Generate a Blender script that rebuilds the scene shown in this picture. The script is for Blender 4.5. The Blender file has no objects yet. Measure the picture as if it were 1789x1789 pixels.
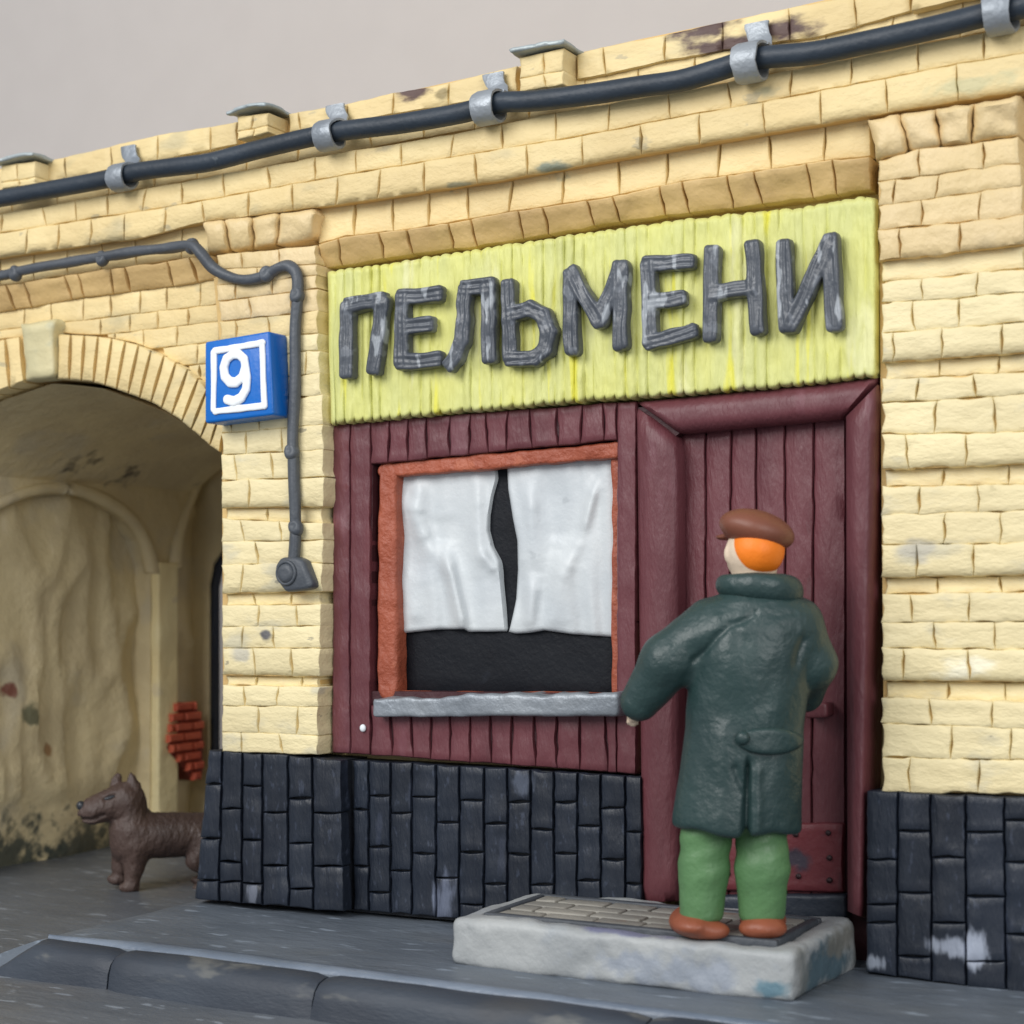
import bpy, bmesh, math, random
import numpy as np
from mathutils import Vector, Matrix, noise

# ------------------------------------------------------------------ camera
F, YAW, PITCH, ROLL, RES = 2850.0, 0.520, 0.059, -0.0105, 1789.0
_f = np.array([-math.sin(YAW)*math.cos(PITCH), math.cos(YAW)*math.cos(PITCH), math.sin(PITCH)])
_r = np.cross(_f, [0, 0, 1]); _r /= np.linalg.norm(_r); _u = np.cross(_r, _f)
_c, _s = math.cos(ROLL), math.sin(ROLL)
M = np.array([_c*_r + _s*_u, -_s*_r + _c*_u, _f])
CAM = np.array([3.243, -6.778, 1.522])
scene = bpy.context.scene
cam = bpy.data.cameras.new('camera'); camo = bpy.data.objects.new('camera', cam)
scene.collection.objects.link(camo); scene.camera = camo
cam.sensor_width = 36; cam.lens = 36*F/RES; cam.clip_start = .05; cam.clip_end = 500
mw = Matrix.Identity(4)
for i in range(3):
    mw[i][0] = M[0][i]; mw[i][1] = M[1][i]; mw[i][2] = -M[2][i]; mw[i][3] = CAM[i]
camo.matrix_world = mw
cam.dof.use_dof = True; cam.dof.focus_distance = 7.75; cam.dof.aperture_fstop = 1.25

# ------------------------------------------------------------------ light
world = bpy.data.worlds.new('World'); scene.world = world; world.use_nodes = True
bg = world.node_tree.nodes['Background']
bg.inputs[0].default_value = (.89, .95, 1.04, 1); bg.inputs[1].default_value = .47
def area_light(name, loc, target, sx, sy, power, col):
    l = bpy.data.lights.new(name, 'AREA'); l.shape = 'RECTANGLE'; l.size = sx; l.size_y = sy
    l.energy = power; l.color = col
    o = bpy.data.objects.new(name, l); scene.collection.objects.link(o)
    o.location = loc
    o.rotation_euler = (Vector(target) - Vector(loc)).to_track_quat('-Z', 'Y').to_euler()
    return o
area_light('window_light', (-4.6, -13.2, 9.8), (-.8, 0, 1.8), 11, 8, 2250, (1.0, .985, .96))
area_light('second_window_light', (10.5, -9.5, 5.5), (-2, 0, 1.2), 7, 6, 760, (1.0, .99, .97))
vs = scene.view_settings
vs.view_transform = 'Standard'; vs.look = 'None'; vs.exposure = -.06; vs.gamma = 1

# ------------------------------------------------------------------ helpers
def ray(px, py):
    return ((px-894.5)/F)*M[0] - ((py-894.5)/F)*M[1] + M[2]
def at(px, py, Y=0.0):                 # photo point on the facade-parallel plane y = Y
    d = ray(px, py); return CAM + d*((Y-CAM[1])/d[1])
def atZ(px, py, Z=0.0):
    d = ray(px, py); return CAM + d*((Z-CAM[2])/d[2])
def atX(px, py, X):
    d = ray(px, py); return CAM + d*((X-CAM[0])/d[0])
def nz(x, y, z, s=1.0):
    return noise.noise(Vector((x*s, y*s, z*s)))
rnd = random.Random(7)
C = scene.collection
def wloc(o):                           # world position of an unrotated object
    w = o.location.copy()
    if o.parent is not None: w = wloc(o.parent) + o.matrix_parent_inverse.translation + w
    return w
def link(name, me, m, parent=None):
    o = bpy.data.objects.new(name, me); C.objects.link(o)
    if m is not None: me.materials.append(m)
    if parent is not None:
        o.parent = parent
        o.matrix_parent_inverse = Matrix.Translation(-wloc(parent))
    return o
def mesh(name, v, f, m, parent=None, smooth=True, angle=None):
    me = bpy.data.meshes.new(name)
    me.from_pydata([tuple(map(float, p)) for p in v], [], [tuple(map(int, q)) for q in f])
    bm = bmesh.new(); bm.from_mesh(me); bmesh.ops.recalc_face_normals(bm, faces=bm.faces); bm.to_mesh(me); bm.free()
    if smooth: me.polygons.foreach_set('use_smooth', [True]*len(me.polygons))
    if smooth and angle: me.set_sharp_from_angle(angle=angle)
    me.update()
    return link(name, me, m, parent)
def empty(name, loc):
    o = bpy.data.objects.new(name, None); C.objects.link(o); o.location = loc; o.empty_display_size = .1
    return o
def tag(o, label=None, cat=None, group=None, kind=None):
    for k, v in (('label', label), ('category', cat), ('group', group), ('kind', kind)):
        if v: o[k] = v
    return o
def lin(c):
    return tuple((x/255/12.92 if x/255 <= .04045 else ((x/255+.055)/1.055)**2.4) for x in c)

# ------------------------------------------------------------------ materials
def clay(name, a, b=None, rough=.5, smudges=(), bump=.35, grain=.2, scale=1.0, aniso=(1, 1, 1), metallic=0, rand=.0, spec=.5, mixscale=2.2, streak=None, coat=0, spots=()):
    """modelling clay: two close tints, smudges of other clay, finger lumps and tool grain"""
    m = bpy.data.materials.new(name); m.use_nodes = True
    nt = m.node_tree; N = nt.nodes; L = nt.links; P = N['Principled BSDF']
    geo = N.new('ShaderNodeNewGeometry')
    mp = N.new('ShaderNodeMapping'); mp.inputs['Scale'].default_value = aniso; L.new(geo.outputs['Position'], mp.inputs[0])
    def noi(s, det=3, off=0, src=None):
        n = N.new('ShaderNodeTexNoise'); n.inputs['Scale'].default_value = s*scale; n.inputs['Detail'].default_value = det
        if off:
            ad = N.new('ShaderNodeVectorMath'); ad.operation = 'ADD'; ad.inputs[1].default_value = (off, off*1.7, off*.6)
            L.new((src or mp).outputs[0], ad.inputs[0]); L.new(ad.outputs[0], n.inputs['Vector'])
        else: L.new((src or mp).outputs[0], n.inputs['Vector'])
        return n
    def ramp(src, p0, p1, v=1.0):
        r = N.new('ShaderNodeMapRange'); r.inputs[1].default_value = p0; r.inputs[2].default_value = p1; r.inputs[4].default_value = v; r.clamp = True
        r.interpolation_type = 'SMOOTHSTEP'
        L.new(src, r.inputs[0]); return r.outputs[0]
    def mix(fac, c0, c1):
        x = N.new('ShaderNodeMix'); x.data_type = 'RGBA'
        L.new(fac, x.inputs[0])
        for k, c in ((6, c0), (7, c1)):
            if isinstance(c, tuple): x.inputs[k].default_value = (*c, 1)
            else: L.new(c, x.inputs[k])
        return x.outputs[2]
    b = b or tuple(x*.88 for x in a)
    col = mix(ramp(noi(mixscale, 5).outputs[0], .32, .68), tuple(a), tuple(b))
    for i, (sc, th, wid, c, s) in enumerate(smudges):
        col = mix(ramp(noi(sc, 4, 3.1+i*5.3).outputs[0], th, th+wid, s), col, tuple(c))
    if streak:
        sc, th, wid, c, s, an = streak
        mp2 = N.new('ShaderNodeMapping'); mp2.inputs['Scale'].default_value = an; L.new(geo.outputs['Position'], mp2.inputs[0])
        col = mix(ramp(noi(sc, 3, 9.7, mp2).outputs[0], th, th+wid, s), col, tuple(c))
    for c0, r0, cc, st in spots:
        sb = N.new('ShaderNodeVectorMath'); sb.operation = 'SUBTRACT'; sb.inputs[1].default_value = tuple(map(float, c0)); L.new(geo.outputs['Position'], sb.inputs[0])
        ml = N.new('ShaderNodeVectorMath'); ml.operation = 'MULTIPLY'; ml.inputs[1].default_value = tuple(1/q for q in r0); L.new(sb.outputs[0], ml.inputs[0])
        ln = N.new('ShaderNodeVectorMath'); ln.operation = 'LENGTH'; L.new(ml.outputs[0], ln.inputs[0])
        ad = N.new('ShaderNodeMath'); ad.operation = 'MULTIPLY_ADD'; ad.inputs[1].default_value = 2.0; L.new(noi(11/scale, 5, 6.6).outputs[0], ad.inputs[0]); L.new(ln.outputs['Value'], ad.inputs[2])
        iv = N.new('ShaderNodeMath'); iv.operation = 'SUBTRACT'; iv.inputs[0].default_value = 4.0; L.new(ad.outputs[0], iv.inputs[1])
        col = mix(ramp(iv.outputs[0], 2.0, 2.6, st), col, tuple(cc))
    if rand:
        oi = N.new('ShaderNodeObjectInfo'); hs = N.new('ShaderNodeHueSaturation')
        mr = N.new('ShaderNodeMapRange'); mr.inputs[3].default_value = 1-rand; mr.inputs[4].default_value = 1+rand*.6
        L.new(oi.outputs['Random'], mr.inputs[0]); L.new(mr.outputs[0], hs.inputs['Value']); L.new(col, hs.inputs['Color']); col = hs.outputs[0]
    L.new(col, P.inputs['Base Color'])
    rr = N.new('ShaderNodeMapRange'); rr.inputs[3].default_value = rough-.1; rr.inputs[4].default_value = rough+.14
    L.new(noi(9, 4, 1.3).outputs[0], rr.inputs[0]); L.new(rr.outputs[0], P.inputs['Roughness'])
    P.inputs['Metallic'].default_value = metallic; P.inputs['Specular IOR Level'].default_value = spec
    if coat: P.inputs['Coat Weight'].default_value = coat; P.inputs['Coat Roughness'].default_value = .35
    b1 = N.new('ShaderNodeBump'); b1.inputs['Strength'].default_value = bump; b1.inputs['Distance'].default_value = .03
    L.new(noi(11, 4, 2.2).outputs[0], b1.inputs['Height'])
    b2 = N.new('ShaderNodeBump'); b2.inputs['Strength'].default_value = grain; b2.inputs['Distance'].default_value = .008
    mp3 = N.new('ShaderNodeMapping'); mp3.inputs['Scale'].default_value = (aniso[0]*1.0, 1, aniso[2]*1.0); mp3.inputs['Rotation'].default_value = (.2, .35, .3); L.new(geo.outputs['Position'], mp3.inputs[0])
    L.new(noi(48, 6, 4.4, mp3).outputs[0], b2.inputs['Height']); L.new(b1.outputs[0], b2.inputs['Normal'])
    L.new(b2.outputs[0], P.inputs['Normal'])
    return m

def arch_at(px, py):                  # a photo point on the passage vault
    d = ray(px, py); best = None
    for k in range(400):
        q = CAM+d*(6.6+k*.015)
        if q[1] < .05: continue
        zz = 2.43+.42*math.sqrt(max(0, 1-((q[0]+3.73)/1.3)**2))
        if q[2] >= zz or q[0] < -4.9: return q
    return q
YEL = lin((231, 209, 155)); YEL2 = lin((220, 196, 142))
greys = [(2.6, .60, .14, lin((176, 168, 136)), .55), (7.0, .66, .06, lin((150, 146, 128)), .5), (1.7, .70, .03, lin((96, 124, 116)), .45)]
TEAL = lin((70, 112, 118)); PURP = lin((70, 44, 50))
sp_y = [(at(948, 290, -.18), (.13, .2, .05), TEAL, .7), (at(782, 320, -.18), (.12, .2, .03), TEAL, .5), (at(660, 256, -.16), (.25, .1, .03), lin((120, 116, 110)), .5), (at(1690, 140, -.18), (.25, .2, .05), lin((190, 190, 150)), .6)]
m_brick = clay('yellow_clay', YEL, YEL2, .56, greys, .36, .5, aniso=(.8, 1, 1.5), rand=.07, spots=sp_y)
m_pale = clay('pale_yellow_clay', lin((236, 221, 175)), lin((228, 212, 166)), .56, [(4.2, .57, .14, lin((190, 186, 166)), .6), (9, .72, .03, lin((60, 66, 80)), .5)], .36, .5, aniso=(.7, 1, 1.6), rand=.05, spots=[(at(464, 1110, -.09), (.045, .2, .05), lin((70, 74, 90)), .9), (at(424, 1145, -.09), (.10, .2, .05), lin((176, 174, 166)), .7), (at(1600, 960, -.09), (.10, .2, .06), lin((180, 176, 164)), .7), (at(1690, 1170, -.09), (.14, .2, .06), lin((246, 240, 214)), .8)])
m_tanshade = clay('shaded_tan_clay', lin((214, 182, 124)), lin((198, 166, 112)), .55, [(3.0, .6, .15, lin((170, 140, 96)), .5)], .4, .3, rand=.07)  # darker tone holds the shade of the down-facing string courses
m_cream = clay('cream_clay', lin((226, 202, 156)), lin((214, 190, 140)), .5, [(4.0, .6, .15, lin((190, 172, 136)), .5)], .5, .4, rand=.05)
m_parapet = clay('parapet_clay', YEL, YEL2, .56, greys , .35, .3, aniso=(.7, 1, 1.6), rand=.06, spots=[(at(718, 158, -.07), (.17, .2, .05), PURP, .95), (at(770, 165, -.07), (.05, .2, .04), lin((110, 96, 60)), .7), (at(1228, 52, -.07), (.20, .2, .07), PURP, .95), (at(1262, 80, -.07), (.22, .2, .06), PURP, .95), (at(1372, 50, -.07), (.20, .2, .065), PURP, .95)])
m_bed = clay('joint_clay', lin((216, 184, 122)), lin((204, 170, 110)), .6)
m_body = clay('body_clay', lin((214, 190, 134)), None, .6)
m_keystone = clay('keystone_clay', lin((212, 200, 156)), lin((190, 184, 146)), .5, [(5, .58, .12, lin((160, 164, 142)), .45)], .35)
m_black = clay('slate_clay', lin((34, 41, 53)), lin((26, 32, 43)), .42, [(5, .62, .10, lin((58, 65, 82)), .5)], .3, .35, aniso=(2.0, 1, .6), spec=.45, rand=.14, streak=(20.0, .60, .12, lin((76, 84, 102)), .4, (1.6, 1, .8)), spots=[(at(770, 1570, -.06), (.10, .2, .13), lin((112, 120, 140)), .8), (at(1660, 1655, -.15), (.10, .2, .05), lin((160, 168, 184)), .8), (at(1702, 1660, -.15), (.07, .2, .09), lin((160, 168, 184)), .8), (at(444, 1560, -.13), (.05, .2, .07), lin((120, 126, 140)), .7), (at(1525, 1683, -.15), (.05, .2, .04), lin((150, 158, 172)), .7), (at(910, 1370, -.05), (.07, .2, .07), lin((96, 104, 120)), .6)])
m_blackbed = clay('slate_joint_clay', lin((24, 28, 36)), None, .55)
m_red = clay('maroon_clay', lin((110, 61, 67)), lin((98, 53, 59)), .45, [(3.4, .62, .1, lin((124, 80, 88)), .5)], .35, .45, aniso=(1.6, 1, .5), rand=.06, spec=.45)
m_reddark = clay('maroon_joint_clay', lin((66, 30, 36)), None, .55)
m_kick = clay('kick_plate_clay', lin((112, 50, 56)), lin((100, 44, 50)), .45, [(6, .68, .05, lin((54, 56, 70)), .6)], .3, spots=[(at(1392, 1500, .05), (.09, .2, .06), lin((36, 52, 66)), .8)])
m_hole = clay('rivet_clay', lin((44, 18, 24)), None, .5)
m_orange = clay('terracotta_clay', lin((168, 88, 62)), lin((146, 72, 50)), .52, [(6, .6, .1, lin((186, 108, 80)), .6)], 1.0, .6)
m_curtain = clay('curtain_clay', lin((206, 211, 213)), lin((195, 201, 205)), .42, [(7, .7, .06, lin((160, 166, 170)), .4)], .2, .15, spec=.5)
m_pane = clay('dark_pane_clay', lin((22, 25, 31)), lin((16, 18, 24)), .5, [(7, .64, .1, lin((34, 38, 46)), .5)], .15, .3, spec=.22)
m_silver = clay('silver_clay', lin((160, 166, 172)), lin((134, 141, 149)), .45, [(5, .6, .1, lin((120, 128, 138)), .6)], .4, .3, metallic=.4)
m_capstone = clay('cap_clay', lin((176, 184, 184)), lin((152, 164, 168)), .45, [(5, .6, .1, lin((110, 140, 148)), .5)], .4, .3, metallic=.2)
m_cable = clay('cable_clay', lin((41, 52, 64)), lin((34, 44, 55)), .5, [(9, .72, .04, lin((90, 98, 104)), .5)], .2, .25, spec=.5)
m_wire = clay('wire_clay', lin((82, 87, 94)), lin((70, 75, 82)), .48, [(8, .7, .05, lin((140, 140, 130)), .5)], .3, .3)
m_sign = clay('lime_clay', lin((214, 213, 124)), lin((206, 208, 136)), .55, [(3.0, .6, .1, lin((230, 228, 176)), .6)], .4, .5, aniso=(2.0, 1, .5), streak=(3.0, .60, .08, lin((226, 220, 70)), .75, (3.4, 1, .35)))
m_letter = clay('grey_letter_clay', lin((84, 89, 97)), lin((70, 75, 83)), .34, [(9, .58, .06, lin((118, 123, 131)),   .6)], .25, .2, aniso=(1.2, 1, 1), streak=(4.2, .60, .05, lin((168, 174, 180)), .7, (3.0, 1, .9)))
m_blue = clay('blue_clay', lin((6, 104, 192)), lin((4, 94, 182)), .35, [], .15, .1, spec=.5)
m_white = clay('white_clay', lin((238, 242, 246)), lin((228, 234, 240)), .4, [], .15, .1)
m_step = clay('step_clay', lin((170, 173, 173)), lin((150, 154, 156)), .5, [(2.6, .62, .06, lin((150, 156, 162)), .6)], .4, .3, spots=[(atZ(1180, 1715, .06), (.5, .3, .11), lin((138, 147, 162)), .7), (atZ(1330, 1735, .05), (.13, .3, .05), lin((84, 124, 140)), .8), ((1.03, -.42, .07), (.1, .42, .13), lin((44, 78, 92)), .85), ((1.03, -.2, .14), (.1, .22, .07), lin((120, 118, 110)), .8), ((1.03, -.66, .1), (.1, .12, .14), lin((130, 130, 126)), .6), ((.25, -.7, .2), (.3, .05, .03), lin((98, 100, 140)), .7)])
m_tile = clay('step_tile_clay', lin((160, 156, 146)), lin((136, 134, 128)), .55, [(5, .62, .1, lin((146, 112, 88)), .5)], .4, .4, rand=.12)
m_mat = clay('step_border_clay', lin((76, 80, 86)), lin((62, 67, 74)), .5)
m_thresh = clay('threshold_clay', lin((48, 56, 68)), lin((40, 47, 58)), .45)
streak_g = (2.0, .62, .06, lin((150, 156, 164)), .55, (.9, 3.2, 2))
m_pave = clay('pavement_clay', lin((102, 110, 120)), lin((89, 97, 107)), .42, [(1.3, .56, .2, lin((104, 106, 106)), .5)], .3, .35, aniso=(.6, 1.5, 1), streak=(6.5, .62, .08, lin((148, 160, 174)), .65, (.8, 3.0, 2)), spec=.5)
m_road = clay('road_clay', lin((100, 105, 112)), lin((88, 93, 100)), .42, [(1.0, .54, .2, lin((98, 94, 90)), .6)], .3, .4, aniso=(.6, 1.5, 1), streak=(7.0, .615, .08, lin((150, 158, 168)), .65, (.8, 3.0, 2)), spec=.5)
m_kerb = clay('kerb_clay', lin((56, 64, 75)), lin((43, 50, 61)), .55, [(3, .62, .06, lin((112, 112, 108)), .6), (1.6, .55, .15, lin((70, 66, 60)), .5)], .12, .25, aniso=(.6, 1, 2))
m_kerbsheen = clay('kerb_edge_sheen_clay', lin((116, 127, 142)), lin((98, 109, 124)), .4)
m_plaster = clay('passage_clay', lin((226, 210, 168)), lin((210, 194, 156)), .5, [(1.4, .54, .12, lin((196, 188, 168)), .6)], .6, .3, spots=[(arch_at(130, 778), (.2, .26, .2), lin((72, 64, 60)), .9), (arch_at(205, 800), (.17, .22, .2), lin((72, 64, 60)), .9), (arch_at(340, 830), (.1, .15, .12), lin((66, 56, 48)), .7), (atX(22, 1208, -5), (.3, .12, .06), lin((120, 56, 48)), .9), (atX(62, 1245, -5), (.3, .08, .10), lin((74, 84, 66)), .8), (atX(95, 1312, -5), (.3, .06, .05), lin((150, 104, 60)), .8), ((-5.1, .9, -.16), (.6, .75, .42), lin((62, 72, 68)), .92), ((-5.1, 1.7, -.16), (.6, .55, .30), lin((66, 74, 70)), .9), ((-5.1, .3, -.16), (.6, .6, .42), lin((70, 76, 72)), .9)])
m_pil = clay('passage_pilaster_clay', lin((242, 228, 180)), lin((236, 218, 166)), .5, [(4.5, .62, .06, lin((214, 200, 170)), .6)], .4)
m_rubble = clay('red_brick_clay', lin((202, 98, 66)), lin((184, 80, 54)), .55, [], .4, rand=.12)
m_rubblebed = clay('red_joint_clay', lin((126, 52, 40)), None, .6)
m_navy = clay('navy_clay', lin((24, 36, 54)), lin((18, 28, 42)), .45)
m_coat = clay('bottle_green_clay', lin((42, 65, 64)), lin((36, 57, 57)), .40, [(4, .66, .08, lin((56, 78, 82)), .4)], .35, .35, spec=.55)
m_trouser = clay('green_clay', lin((94, 134, 88)), lin((84, 122, 80)), .44, [], .35, .35)
m_shoe = clay('brown_shoe_clay', lin((150, 84, 58)), lin((136, 74, 50)), .45, [], .3)
m_cap = clay('brown_cap_clay', lin((122, 72, 54)), lin((112, 65, 49)), .45, [], .15, .15)
m_hair = clay('orange_hair_clay', lin((244, 128, 24)), lin((238, 118, 18)), .5, [], .2)
m_skin = clay('skin_clay', lin((222, 202, 178)), lin((214, 190, 166)), .5, [], .15)
m_eye = clay('eye_clay', lin((36, 34, 34)), None, .4)
m_dog = clay('dog_brown_clay', lin((80, 63, 57)), lin((64, 50, 46)), .5, [], .5, .9, aniso=(1.6, 1, .8))
m_nose = clay('dog_nose_clay', lin((48, 52, 58)), None, .35)
m_wall = clay('backdrop_paint', lin((206, 199, 194)), lin((204, 197, 192)), .9, [], .05, .08, spec=.1)

# ------------------------------------------------------------------ facade builders
def poly(pts):
    if isinstance(pts, (int, float)): return lambda x: float(pts)
    xs = [p[0] for p in pts]; ys = [p[1] for p in pts]
    def f(x):
        if x <= xs[0]:
            s = (ys[1]-ys[0])/(xs[1]-xs[0]); return ys[0] + s*(x-xs[0])
        for i in range(len(xs)-1):
            if x <= xs[i+1]:
                return ys[i] + (ys[i+1]-ys[i])*(x-xs[i])/(xs[i+1]-xs[i])
        s = (ys[-1]-ys[-2])/(xs[-1]-xs[-2]); return ys[-1] + s*(x-xs[-1])
    return f
def grid_uv(w, b, step):
    b = min(b, w*.3); n = max(2, int(round((w-2*b)/step)))
    return [0, b*.35/w, b/w] + [(b + (w-2*b)*k/n)/w for k in range(1, n)] + [1-b/w, 1-b*.35/w, 1]
def patch(name, m, parent, xl, xr, top, bot, Yt, Yb=None, depth=.06, bev=.0045, bw=2.2, gs=(.12, 2.0), gt=.22, lens_h=False, lump=.0045, step=11, lip=0, wob=1.5, fn=None, seed=0, bh=1.0, burr=.0035):
    """one clay piece: a lumpy front with rounded rims between the photo curves, real sides going back"""
    Yb = Yt if Yb is None else Yb
    xlt, xlb = xl if isinstance(xl, tuple) else (xl, xl)
    xrt, xrb = xr if isinstance(xr, tuple) else (xr, xr)
    w = max((xrt-xlt+xrb-xlb)/2, 1); xm = (xlt+xrt)/2
    h = max(bot(xm)-top(xm), 1)
    U = grid_uv(w, bw, step); V = grid_uv(h, bw, step)
    k1 = rnd.uniform(.35, 1.2); k2 = rnd.uniform(.35, 1.2); c1 = rnd.uniform(.75, 1.35); c2 = rnd.uniform(.75, 1.35)
    q0 = rnd.uniform(-.3, .3)
    verts = []; nu, nv = len(U), len(V)
    for j, v in enumerate(V):
        for i, u in enumerate(U):
            le = max(0.0, math.sin(math.pi*min(1, max(0, v)))) ** .8; lu = max(0.0, math.sin(math.pi*u)) ** .8
            if lens_h:
                gl, gr = gs[0], gs[0]; ga = gs[0]+gs[1]*lu*k1; gb = gs[0]+gs[1]*lu*k2
            else:
                gl = gs[0]+gs[1]*k1*max(0.0, math.sin(math.pi*v**c1))**1.5; gr = gs[0]+gs[1]*k2*max(0.0, math.sin(math.pi*v**c2))**1.5; ga = gb = gt
            x0 = xlt+(xlb-xlt)*v + gl; x1 = xrt+(xrb-xrt)*v - gr
            x = x0 + (x1-x0)*u
            y0 = top(x)+ga; y1 = bot(x)-gb; y = y0+(y1-y0)*v
            ex = abs(2*u-1)**6; ey = abs(2*v-1)**6
            x += wob*(nz(x*.035, y*.05, seed+3.3)+.45*nz(x*.13, y*.15, seed+1.1))*(.3+ex); y += wob*(nz(x*.03, y*.035, seed+8.1)+.5*nz(x*.12, y*.13, seed+6.1))*(.3+ey)
            du = min(u, 1-u)*w/bw; dv = min(v, 1-v)*h/bw
            e = min(1, du); e2 = min(1, dv)
            drop = bev*((1-e)**2 + bh*(1-e2)**2)
            if burr: drop -= burr*max(0, .6+1.2*nz(x*.09, y*.09, seed+2.2))*(math.exp(-((du-.9)/.5)**2)+.8*math.exp(-((dv-.9)/.5)**2))
            if lip and v > .5: drop += lip*max(0, 1-(1-v)*h/(bw*3.2))**2.2
            Y = Yt+(Yb-Yt)*v + drop - lump*(nz(x*.022, y*.03, seed+1.7) + .5*nz(x*.06, y*.07, seed+5.2))
            if fn: Y += fn(x, y)
            verts.append(at(x, y, Y))
    faces = [(j*nu+i, j*nu+i+1, (j+1)*nu+i+1, (j+1)*nu+i) for j in range(nv-1) for i in range(nu-1)]
    loop = [i for i in range(nu)] + [j*nu+nu-1 for j in range(1, nv)] + [(nv-1)*nu+i for i in range(nu-2, -1, -1)] + [j*nu for j in range(nv-2, 0, -1)]
    b = len(verts)
    for k in loop:
        p = verts[k]; verts.append(np.array([p[0], max(Yt, Yb)+depth, p[2]]))
    L = len(loop)
    for k in range(L):
        faces.append((loop[k], loop[(k+1) % L], b+(k+1) % L, b+k))
    faces.append(tuple(b+k for k in range(L)))
    return mesh(name, verts, faces, m, parent, True, math.radians(62))
def prism(name, m, parent, pts, Yf, Yb, bev=0.0):
    """straight prism: photo outline on the plane Yf, going back to Yb"""
    P = [at(x, y, Yf) for x, y in pts]
    n = len(P)
    v = P + [np.array([p[0], Yb, p[2]]) for p in P]
    f = [tuple(range(n)), tuple(range(2*n-1, n-1, -1))] + [(i, (i+1) % n, n+(i+1) % n, n+i) for i in range(n)]
    o = mesh(name, v, f, m, parent, False)
    if bev:
        bm = bmesh.new(); bm.from_mesh(o.data)
        bmesh.ops.bevel(bm, geom=bm.edges[:], offset=bev, segments=3, profile=.5, affect='EDGES')
        for fc in bm.faces: fc.smooth = True
        bm.to_mesh(o.data); bm.free(); o.data.set_sharp_from_angle(angle=math.radians(50))
    return o
def multi_prism(name, m, parent, items):
    v = []; f = []
    for pts, Yf, Yb in items:
        P = [at(x, y, Yf) for x, y in pts]; n = len(P); b = len(v)
        v += P + [np.array([p[0], Yb, p[2]]) for p in P]
        f += [tuple(b+i for i in range(n)), tuple(b+i for i in range(2*n-1, n-1, -1))] + [(b+i, b+(i+1) % n, b+n+(i+1) % n, b+n+i) for i in range(n)]
    return mesh(name, v, f, m, parent, False)
def strip_poly(x0, x1, top, bot, n=8, ins=1.5):
    xs = [x0+ins+(x1-x0-2*ins)*k/n for k in range(n+1)]
    return [(x, top(x)+ins) for x in xs] + [(x, bot(x)-ins) for x in reversed(xs)]
def row(parent, m, x0, x1, top, bot, joints, Y, Yb=None, name='brick', **kw):
    """a course: pieces between the joints"""
    def sl(q):
        if isinstance(q, tuple): return q
        k = rnd.gauss(0, 1.5); return (q-k, q+k)
    edges = [x0] + [sl(q) for q in joints] + [x1]
    kw.setdefault('seed', rnd.uniform(0, 50))
    return [patch(name, m, parent, edges[i], edges[i+1], top, bot, Y, Yb, **kw) for i in range(len(edges)-1)]

# ------------------------------------------------------------------ implicit clay (surface nets)
def sdf_mesh(fn, lo, hi, h):
    lo = np.array(lo, float); hi = np.array(hi, float)
    n = np.maximum(np.ceil((hi-lo)/h).astype(int)+1, 3)
    ax = [lo[i]+h*np.arange(n[i]) for i in range(3)]
    X, Y, Z = np.meshgrid(*ax, indexing='ij')
    D = fn(X, Y, Z)
    D[0] = np.maximum(D[0], h); D[-1] = np.maximum(D[-1], h); D[:, 0] = np.maximum(D[:, 0], h); D[:, -1] = np.maximum(D[:, -1], h); D[:, :, 0] = np.maximum(D[:, :, 0], h); D[:, :, -1] = np.maximum(D[:, :, -1], h)
    S = D < 0
    cs = tuple(k-1 for k in n)
    acc = np.zeros(cs+(3,)); cnt = np.zeros(cs)
    offs = [(0, 0, 0), (1, 0, 0), (0, 1, 0), (1, 1, 0), (0, 0, 1), (1, 0, 1), (0, 1, 1), (1, 1, 1)]
    sl = lambda o: tuple(slice(o[i], o[i]+cs[i]) for i in range(3))
    for a in range(8):
        for bb in range(a+1, 8):
            oa, ob = offs[a], offs[bb]
            if sum(abs(oa[i]-ob[i]) for i in range(3)) != 1: continue
            da, db = D[sl(oa)], D[sl(ob)]; c = (da < 0) != (db < 0)
            t = np.where(c, da/np.where(c, da-db, 1), 0)
            for i in range(3): acc[..., i] += np.where(c, oa[i]+(ob[i]-oa[i])*t, 0)
            cnt += c
    act = cnt > 0
    idx = -np.ones(cs, int); idx[act] = np.arange(act.sum())
    I = np.argwhere(act)
    V = lo + h*(I + acc[act]/cnt[act][:, None])
    Fc = []
    for a in range(3):
        b, c = (a+1) % 3, (a+2) % 3
        s0 = [slice(None)]*3; s1 = [slice(None)]*3; s0[a] = slice(0, n[a]-1); s1[a] = slice(1, n[a])
        ch = S[tuple(s0)] != S[tuple(s1)]
        e = np.argwhere(ch)
        e = e[(e[:, b] > 0) & (e[:, c] > 0) & (e[:, b] < n[b]-1) & (e[:, c] < n[c]-1)]
        inside = S[tuple(s0)][tuple(e.T)]
        def g(db, dc):
            q = e.copy(); q[:, b] -= db; q[:, c] -= dc; return idx[tuple(q.T)]
        q = np.stack([g(1, 1), g(0, 1), g(0, 0), g(1, 0)], 1)
        q[~inside] = q[~inside][:, ::-1]
        Fc.append(q)
    return V, np.concatenate(Fc)
def smin(a, b, k): 
    h = np.clip(.5+.5*(b-a)/k, 0, 1); return b+(a-b)*h - k*h*(1-h)
def smax(a, b, k): return -smin(-a, -b, k)
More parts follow.
